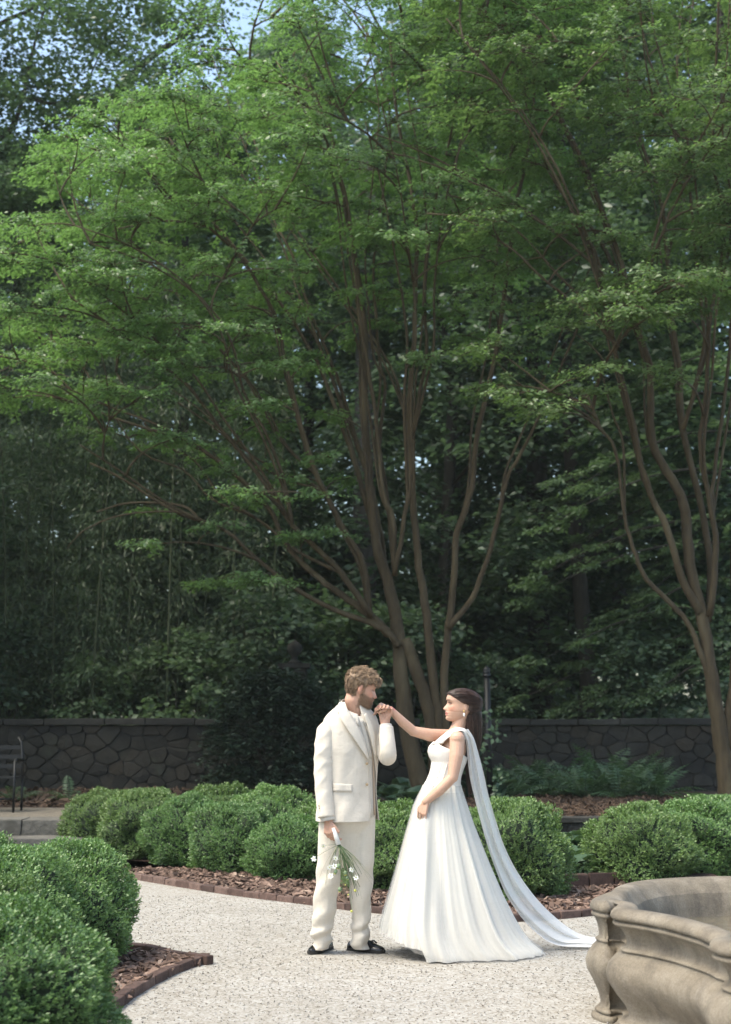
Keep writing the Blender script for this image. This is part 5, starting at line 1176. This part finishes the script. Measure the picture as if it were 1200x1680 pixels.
# ---------------------------------------------------------------- the bouquet in his right hand
hd = pt(551.5, 1375, -.20); bo_ = thing('bouquet', hd, 'loose bouquet of grasses, seed pods and small white flowers hanging head down', 'bouquet')
def plainc(name, c, rough=.6): M[name] = plain(name, c, rough, var=.2); return M[name]
plainc('stem_green', (.09, .14, .06)); plainc('pod_green', (.17, .24, .13)); plainc('bud_yellow', (.42, .42, .10)); plainc('petal', (.82, .82, .76)); plainc('wrap', (.74, .72, .68)); plainc('grass_tan', (.32, .31, .2))
mb = MB(); mb.tube([pt(547, 1358, -.21), pt(551, 1370, -.21), pt(556, 1386, -.215)], [.013, .0145, .016], 14); mb.build('handle_wrap', M['wrap'], bo_)
def stemto(x, y, d, bend, r0=.0022, mat='stem_green', name='stem'):
    a = pt(556 + rr.uniform(-2, 2), 1385, -.215); e = pt(x, y, d); c = a.lerp(e, .5) + Vector((bend, rr.uniform(-.03, .02), 0)); Q = [a * (1 - t) ** 2 + c * 2 * t * (1 - t) + e * t * t for t in (0, .2, .4, .6, .8, 1)]
    mb = MB(); mb.tube(Q, [r0, r0, r0 * .9, r0 * .8, r0 * .7, r0 * .6], 5); mb.build(name, M[mat], bo_); return e, (Q[-1] - Q[-2]).normalized()
for x, y in ((531, 1388), (515, 1409), (541, 1423), (543, 1437), (551, 1408), (577, 1427), (584, 1440), (549, 1421)):
    e, d = stemto(x, y, -.25, -.02, .0012, 'stem_green'); mb = MB(); q0 = Vector((rr.gauss(0, .3), -1, rr.gauss(0, .4))).normalized(); u = q0.orthogonal().normalized(); w = q0.cross(u)
    for k in range(6):
        a = k * 1.047 + rr.uniform(-.2, .2); dr = u * math.cos(a) + w * math.sin(a); sd2 = q0.cross(dr); mb.add([e, e + dr * .010 + sd2 * .006, e + dr * .021 + q0 * .002, e + dr * .010 - sd2 * .006], [(0, 1, 2, 3)])
    fl = mb.build('flower', M['petal'], bo_, False); mb = MB(); mb.ell(e + q0 * .003, .004, .004, .004, n=8); mb.build('flower_centre', M['bud_yellow'], fl)
for x, y, r_ in ((556, 1421, .0145), (551, 1430, .013), (567, 1432, .013), (558, 1459, .0135), (570, 1440, .010)):
    e, d = stemto(x, y, -.24, .012); rt = d.to_track_quat('Z', 'Y').to_matrix(); mb = MB(); mb.ell(e, r_, r_, r_ * 1.15, rt, 12); pd_ = mb.build('seed_pod', M['pod_green'], bo_); mb = MB(); mb.ell(e + d * r_ * 1.15, r_ * .75, r_ * .75, .0025, rt, 10); mb.build('pod_crown', M['bud_yellow'], pd_)
for x, y, r_ in ((583, 1461, .010), (577, 1495, .009), (567, 1452, .006), (572, 1468, .006)):
    e, d = stemto(x, y, -.24, .03); mb = MB(); mb.ell(e, r_, r_, r_ * .9, n=10); mb.build('bud', M['bud_yellow'], bo_)
for k in range(46):
    x = rr.gauss(577, 13); y = rr.uniform(1418, 1478); stemto(x, y, rr.uniform(-.27, -.2), rr.uniform(-.01, .05), .0011 + .0006 * (k % 3), 'stem_green' if k % 3 else 'grass_tan', 'grass_blade')
for k in range(9):
    stemto(rr.uniform(590, 618), rr.uniform(1420, 1455), -.22, .03, .0007, 'grass_tan', 'grass_blade')
for k in range(5): stemto(rr.uniform(520, 540), rr.uniform(1440, 1462), -.24, -.04, .0008, 'grass_tan', 'grass_blade')
# ---------------------------------------------------------------- the woman
wom = thing('person', (pt(735, 1560).x, PD, 0), 'dark-haired bride in a white gown offering her hand and lifting her skirt', 'person')
WO = pt(758.5, 1156, -.01); WP = math.radians(-5); WM = frame(Vector((-math.cos(WP), -.10, -math.sin(WP))))
def hw(p): return WO + WM @ Vector((p[0] * 1.12, p[1] * .96, p[2] * (.92 if p[2] < 0 else .84)))
rows = head_rows(True); mb = MB(); mb.grid([[hw(p) for p in r_] for r_ in rows], True); mb.f += [tuple(range(64))[::-1], tuple(range(len(mb.v) - 64, len(mb.v)))]
for sgn in (1, -1): mb.ell(hw((-.010, sgn * .074, -.018)), .015, .007, .026, WM @ Matrix.Rotation(.2, 3, 'Y') @ Matrix.Rotation(-sgn * .35, 3, 'Z'), 14)
cap_chain(mb, [hw((-.03, 0, -.04)), pt(757, 1178, 0), pt(753, 1192, 0), pt(749, 1206, 0)], [.05, .048, .049, .062], 16)
mb.ell(pt(744, 1228, 0), .085, .145, .12, n=22); mb.ell(pt(730, 1266, 0), .082, .112, .14, n=22); mb.ell(pt(727, 1312, 0), .09, .12, .11, n=22); mb.ell(pt(748, 1209, 0), .055, .15, .045, n=20)
for s in (-1, 1): mb.ell(pt(728, 1233, s * .055), .05, .05, .045, n=16)
NSH, NEL, NWR = pt(750.5, 1212, -.165), pt(743, 1275, -.20), pt(699, 1315, -.165)
cap_chain(mb, [pt(749, 1206, -.05), NSH, pt(749, 1240, -.185), NEL, pt(722, 1296, -.195), NWR], [.05, .049, .045, .036, .034, .024], 16)
FSH, FEL, FWR = pt(735, 1208, .15), pt(678, 1199.5, .05), pt(641, 1164, -.03)
cap_chain(mb, [pt(746, 1207, .06), FSH, pt(706, 1206, .10), FEL, pt(660, 1184, .01), FWR], [.05, .046, .042, .034, .032, .022], 16)
for s in (-1, 1): cap_chain(mb, [pt(727, 1330, s * .07), pt(722, 1440, s * .08), pt(728, 1552, s * .08), pt(706, 1562, s * .08)], [.085, .055, .035, .022], 12)
hand(mb, NWR, Vector((-.35, .05, -1)), Vector((-.55, -.80, .15)), [(.45, .7, .5), (.55, .8, .5), (.6, .85, .5), (.6, .9, .5)], (.8, .5, .4), .92, 1, .10, rad=.0074)
hand(mb, FWR, Vector((-1, -.05, .42)), Vector((-.25, -.35, .95)), [(1.0, .8, .5), (1.1, .9, .5), (1.2, .9, .5), (1.25, .9, .5)], (.8, .35, .6), .88, -1, .08, rad=.0075)
WMi = np.array(WM.inverted())
def wom_col(co):
    L = ((co - np.array(WO)) @ WMi.T) / np.array([1.12, .96, .9]); x, y, z = L[:, 0], L[:, 1], L[:, 2]; c = np.tile([.53, .33, .24], (len(co), 1)); head = (z > -.135) & (np.abs(y) < .1) & (x > -.1)
    ck = gauss(np.abs(y), .05, .02) * gauss(z, -.035, .02) * gauss(x, .07, .03) * head; c += ck[:, None] * np.array([.03, -.06, -.05])
    lip = np.clip(1.5 * gauss(z, -.0735, .0105) * (np.abs(y) < .024) * (x > .078) * head, 0, 1); c = c * (1 - lip[:, None] * .8) + np.array([.42, .13, .12]) * lip[:, None] * .8
    eye = np.clip(gauss(z, .001, .0055) * gauss(np.abs(y), .034, .013) * (x > .045) * head, 0, 1); c *= (1 - .72 * eye)[:, None]; return c
finish_body(mb, 'body', wom, .0031, wom_col)
rr = random.Random(19)
for s in (1, -1):
    e = MB(); paths = []
    for k in range(46):
        t = rr.random(); y = s * (.014 + .034 * t); x = .0965 - .019 * t * t; z = .019 + .007 * math.sin(t * 2.4) + rr.gauss(0, .0012); paths.append(([hw((x, y, z)), hw((x + .001, y + s * .006, z + .001)), hw((x - .002, y + s * .011, z))], .3))
    strands(e, paths, .0011); e.build('eyebrow', M['hair_dark'], wom, tint=True)
    e = MB(); P = [hw((.083 - .006 * (t / 5) ** 2 + .004 * math.sin(t / 5 * 3.1), s * (.020 + .026 * t / 5), .003 + .003 * math.sin(t / 5 * 3.1))) for t in range(6)]; e.tube(P, .0021, 5); e.build('eyelash', M['hair_dark'], wom)
# hair drawn back from the face, then loose down the back
def wom_edge(p):                                      # how far above the hairline
    if p.x > .02: return p.z - (.066 - (.09 - p.x) * .72)
    if p.x > -.03: return p.z - (.012 - (.02 - p.x) * .4)
    return p.z + .075
def wom_scalp(p): return wom_edge(p) > 0
hb_ = cap_shell(rows, wom_scalp, lambda p: -.002 + .015 * sstep(-.002, .022, wom_edge(p)), hw); sp = scalp_pts(rows, wom_scalp); paths = []
for p, n, _ in rr.choices(sp, [w for _, _, w in sp], k=900):
    tgt = Vector((-.125, 0, .01 + .3 * (p.z if p.z < 0 else 0))); P = []; q = p + n * .012
    for t in range(6):
        u = t / 5 * .75; v = q.lerp(tgt, u); v0 = v - Vector((-.008, 0, .005)); base_r = (q - Vector((-.008, 0, .005))).length * (1 - u) + .118 * u; P.append(hw(Vector((-.008, 0, .005)) + v0.normalized() * max(v0.length, base_r * .97 + .004)))
    paths.append((P, rr.uniform(.05, 1) ** 1.5))
strands(hb_, paths, .0016)
TAIL = [(1140, 768, 10, .045), (1155, 771.5, 14.5, .068), (1175, 774.5, 16, .078), (1197, 776, 14.5, .075), (1215, 776.5, 12.5, .068), (1235, 775, 10.5, .058), (1255, 772.5, 8, .05), (1275, 772, 6.5, .04), (1290, 773, 6, .035), (1303, 772, 3, .02)]
def tail(y, a, k=1.0):
    w = interp(TAIL, y, 2) / PXM * k; return pt(interp(TAIL, y, 1), y, .02) + Vector((math.cos(a) * w, math.sin(a) * interp(TAIL, y, 3) * k, 0))
n0 = len(hb_.v); tr = [[tail(1140 + 163 * i / 30, 2 * math.pi * k / 20, .93) for k in range(20)] for i in range(31)]; hb_.grid(tr, True, .2)
for k in range(420):
    a = rr.uniform(0, 6.28); y0 = rr.uniform(1140, 1180); y1 = rr.uniform(1240, 1306); w = rr.uniform(-.5, .5); ph = rr.uniform(0, 6.28); kk = rr.uniform(.9, 1.08); P = []
    for t in range(10):
        u = t / 9; y = y0 + (y1 - y0) * u; P.append(tail(y, a + w * u, kk) + Vector((.004 * math.sin(ph + 7 * u) * u, 0, 0)))
    m_ = len(P); hb_.tube(P, [.0018 * (1 - .5 * (q / (m_ - 1)) ** 3) for q in range(m_)], 3, False, tint=rr.random() ** 2)
hb_.build('hair', M['hair_dark'], wom, tint=True)
e0 = hw((-.002, .082, -.048)); mb = MB(); mb.ell(e0 + Vector((0, -.004, 0)), .006, .004, .008, n=10); er = mb.build('earring', M['gold'], wom); mb = MB(); mb.ell(e0 + Vector((0, -.004, -.022)), .007, .006, .013, n=12); mb.build('drop', M['pearl'], er)
# bodice
BT = [(1216, 714, 763, .125), (1224, 706, 766, .137), (1232, 703.5, 767, .142), (1240, 705.5, 766.5, .138), (1250, 710.5, 764, .127), (1262, 709, 759, .118), (1275, 705, 755, .116), (1285, 699, 754, .122), (1294, 693, 756, .13)]
def bod(a, y, o=0):
    xl, xr, b = interp(BT, y, 1), interp(BT, y, 2), interp(BT, y, 3); c = pt((xl + xr) / 2, y, 0); rx = (xr - xl) / 2 / PXM + o; e = 2 / 2.2; cc, ss = math.cos(a), math.sin(a)
    return c + Vector((rx * math.copysign(abs(cc) ** e, cc), (b + o) * math.copysign(abs(ss) ** e, ss), 0))
mb = MB(); gr = []; NB = 150
for i in range(40):
    row = []
    for k in range(NB):
        a = 2 * math.pi * k / NB; front = .5 - .5 * math.cos(a); ytop = 1217 + 26 * (1 - front) ** 1.2 - 4 * math.exp(-((a - math.pi) / .5) ** 2) * 0
        y = ytop + (1294 - ytop) * i / 39; bust = 1 - sstep(1243, 1252, y)
        rid = .0022 * math.cos(26 * a) ** 8 * (1 - bust) + .0018 * math.sin(70 * a + (y - 1230) * (.8 if math.sin(a) < 0 else -.8) * .5) * bust
        row.append(bod(a, y, .004 + rid - .007 * sstep(1286, 1294, y)))
    gr.append(row)
mb.grid(gr, True); dr = cloth(mb, 'dress_bodice', M['dress'], wom, .003)
for k in range(11):                                  # bones of the corset, sewn channels
    a = math.pi + (k - 5) * .36; mb = MB(); mb.tube([bod(a, y, .0075) for y in (1250, 1260, 1270, 1280, 1290)], .0032, 5); mb.build('boning', M['dress'], dr)
# pleated strap over the near shoulder
mb = MB(); A = [pt(708, 1222, -.075), pt(722, 1211, -.115), pt(738, 1202, -.135), pt(752, 1197.5, -.13), pt(764, 1200, -.12), pt(770, 1212, -.10)]; B = [pt(727, 1220, -.128), pt(733, 1213, -.15), pt(742, 1206, -.155), pt(754, 1199, -.150), pt(762, 1202, -.14), pt(764, 1214, -.12)]
A0 = [pt(712, 1219, .0), pt(724, 1208, -.05), pt(738, 1197.5, -.095), pt(752, 1193.5, -.11), pt(765, 1196.5, -.10), pt(774, 1208, -.08)]
a_, b_, c_ = smooth_path(A0, 5), smooth_path(A, 5), smooth_path(B, 5)
mb.grid([[(p.lerp(q, k / 6) if k <= 6 else q.lerp(s, (k - 6) / 6)) + Vector((0, -.003 * (k % 2), .002 * (k % 2))) for k in range(13)] for p, q, s in zip(a_, b_, c_)]); cloth(mb, 'strap', M['dress'], dr, .003)
# skirt
SKL = [(1288, 696), (1293, 694), (1308, 687), (1323, 681), (1352, 674), (1414, 659), (1470, 645), (1505, 636), (1525, 633), (1568, 632)]
SKR = [(1288, 755), (1293, 756), (1308, 760), (1323, 765), (1352, 774), (1414, 797), (1470, 819), (1510, 838), (1531, 850), (1548, 864), (1560, 880), (1568, 886)]
ZW = pt(725, 1288).z
def ypx(z):
    lo, hi = 1280.0, 1600.0
    for _ in range(30):
        m_ = (lo + hi) / 2
        if pt(725, m_).z > z: lo = m_
        else: hi = m_
    return lo
rnd = np.random.default_rng(6); phz = rnd.uniform(0, 6.28, 12)
def skirt_pt(a, t, o=0, zb=None, amp=1.0):
    """a: angle (pi towards the man, 1.5 pi towards the camera), t: waist to hem"""
    lift = max(0, math.cos(a - math.pi)); near = max(0, -math.sin(a)); z_b = (.145 * lift ** 1.3 + .006) if zb is None else zb
    z_b += .012 * abs(math.sin(13 * a + phz[9])) * (1 if zb is None else .4); z = ZW + (z_b - ZW) * t; y = ypx_fast(z); xl, xr = interp(SKL, y, 1), interp(SKR, y, 1)
    c = (xl + xr) / 2; rx = (xr - xl) / 2 / PXM + .003; by = .134 + .16 * t ** .85; dy = .03 * t + (.10 * t if math.sin(a) > 0 else 0)
    wv = .9 * math.sin(2.6 * t + 5 * a + phz[5]) * t; fold = (.5 * math.sin(15 * a + phz[0] + .9 * math.sin(3 * a + phz[1]) + wv) * (1 + .6 * math.sin(4 * a + 2 * t + phz[6])) + .35 * math.sin(26 * a + phz[2] + 1.3 * math.sin(2 * a) - 1.4 * wv) * (1 + .7 * math.sin(7 * a + phz[7])) + .45 * math.sin(8 * a + phz[3]) + .18 * math.sin(47 * a + phz[4] + 2 * math.sin(5 * a)))
    gat = math.exp(-((a - 4.12 - .25 * t) / (.07 + .16 * t)) ** 2) * sstep(.12, .24, t) * (.030 + .02 * t) - .016 * math.exp(-((a - 4.42 - .3 * t) / (.06 + .10 * t)) ** 2) * sstep(.1, .3, t); am = (.0035 + .020 * t ** 1.2) * amp; p = pt(c, y, 0); r_ = fold * am + o + gat
    return Vector((p.x + (rx + r_ * .8) * math.cos(a), PD + dy + (by + r_) * math.sin(a), z))
_zs = np.linspace(-.05, 1.3, 300); _ys = [ypx(z) for z in _zs]
def ypx_fast(z): return float(np.interp(z, _zs, _ys))
mb = MB(); NK = 300; mb.grid([[skirt_pt(2 * math.pi * k / NK, i / 46) for k in range(NK)] for i in range(47)], True); sk = cloth(mb, 'skirt', M['dress'], dr, .003)
# two sheer overskirts whose free edges fall from the hand she gathers them with
def layer(a0, a1, o, zb, name, amp, n=170, edge=.05, skew=.0):
    mb = MB(); rows_ = []
    for i in range(47):
        t = i / 46; row = []
        for k in range(n + 1):
            u = k / n; a = (a0 + skew * (1 - t)) + (a1 - a0 - skew * (1 - t)) * u; e = edge * (math.exp(-u / .05)) * t; row.append(skirt_pt(a, t, o + .010 * t + e * .35, zb, amp))
        rows_.append(row)
    mb.grid(rows_); return link(name, mb.mesh(name, M['tulle'], org(dr)), dr)
layer(4.28, 7.9, .006, .008, 'overskirt', 1.05, edge=.06, skew=-.55); layer(2.6, 4.45, .007, None, 'overskirt', 1.15, 110, .03)
mb = MB(); keep_ = phz.copy(); phz[:] = np.random.default_rng(9).uniform(0, 6.28, 12)
mb.grid([[skirt_pt(2 * math.pi * k / NK, .04 + .975 * i / 46, .014 + .034 * (i / 46) ** 1.1, None, .55) for k in range(NK)] for i in range(47)], True); phz[:] = keep_
link('outer_tulle', mb.mesh('outer_tulle', M['veil'], org(dr)), dr)
# hem frill along the lifted front
mb = MB(); rows_ = []
for i in range(7):
    t = i / 6; rows_.append([skirt_pt(2.5 + 2.1 * k / 160, .93 + .075 * t, (.010 + .014 * t + .009 * t * math.sin(k * 1.1 + 2 * math.sin(k * .13))) * math.sin(math.pi * k / 160) ** .4) for k in range(161)])
mb.grid(rows_); link('hem_frill', mb.mesh('hem_frill', M['tulle'], org(dr)), dr)
# ---------------------------------------------------------------- the cape falling from her shoulder
CP = [(752, 1199, -.135, 768, 1196, -.11), (763, 1214, -.12, 777, 1211, -.10), (766, 1240, -.10, 785, 1237, -.08), (770, 1275, -.08, 794, 1271, -.06), (778, 1310, -.06, 801.5, 1304, -.03), (790, 1355, -.03, 814, 1347, .01), (801, 1393, 0, 826, 1384, .05), (814, 1430, .03, 842, 1419, .10), (827, 1463, .05, 860, 1449, .15), (841, 1487, .08, 877, 1472, .2), (858, 1510, .1, 895, 1492, .27), (880, 1532, .13, 916, 1511, .36), (904, 1549, .17, 938, 1527, .46), (930, 1558.5, .21, 961, 1538, .56), (962, 1561.5, .21, 988, 1543, .55), (996, 1562, .2, 1020, 1545, .53)]
mb = MB(); rows_ = []; NCP = 28
lf = smooth_path([pt(*c[:3]) for c in CP], 6); rt_ = smooth_path([pt(*c[3:]) for c in CP], 6)
for i, (a, b) in enumerate(zip(lf, rt_)):
    t = i / (len(lf) - 1); row = []
    for k in range(NCP + 1):
        u = k / NCP; fd = (.010 + .022 * min(1, t * 1.5)) * math.sin(u * 13 + 1.6 * math.sin(t * 5) + t * 2) + .006 * math.sin(u * 33 + t * 9); p = a.lerp(b, u) + Vector((.25 * fd, fd, 0)); fl = .012 + .016 * abs(math.sin(u * 8 + t * 3)) * sstep(0, .1, u) * sstep(1, .9, u)
        q = p.z - fl; p.z = fl + (q + math.sqrt(q * q + .0009)) / 2
        row.append(p)
    rows_.append(row)
mb.grid(rows_); link('cape', mb.mesh('cape', M['cape'], org(wom)), wom)
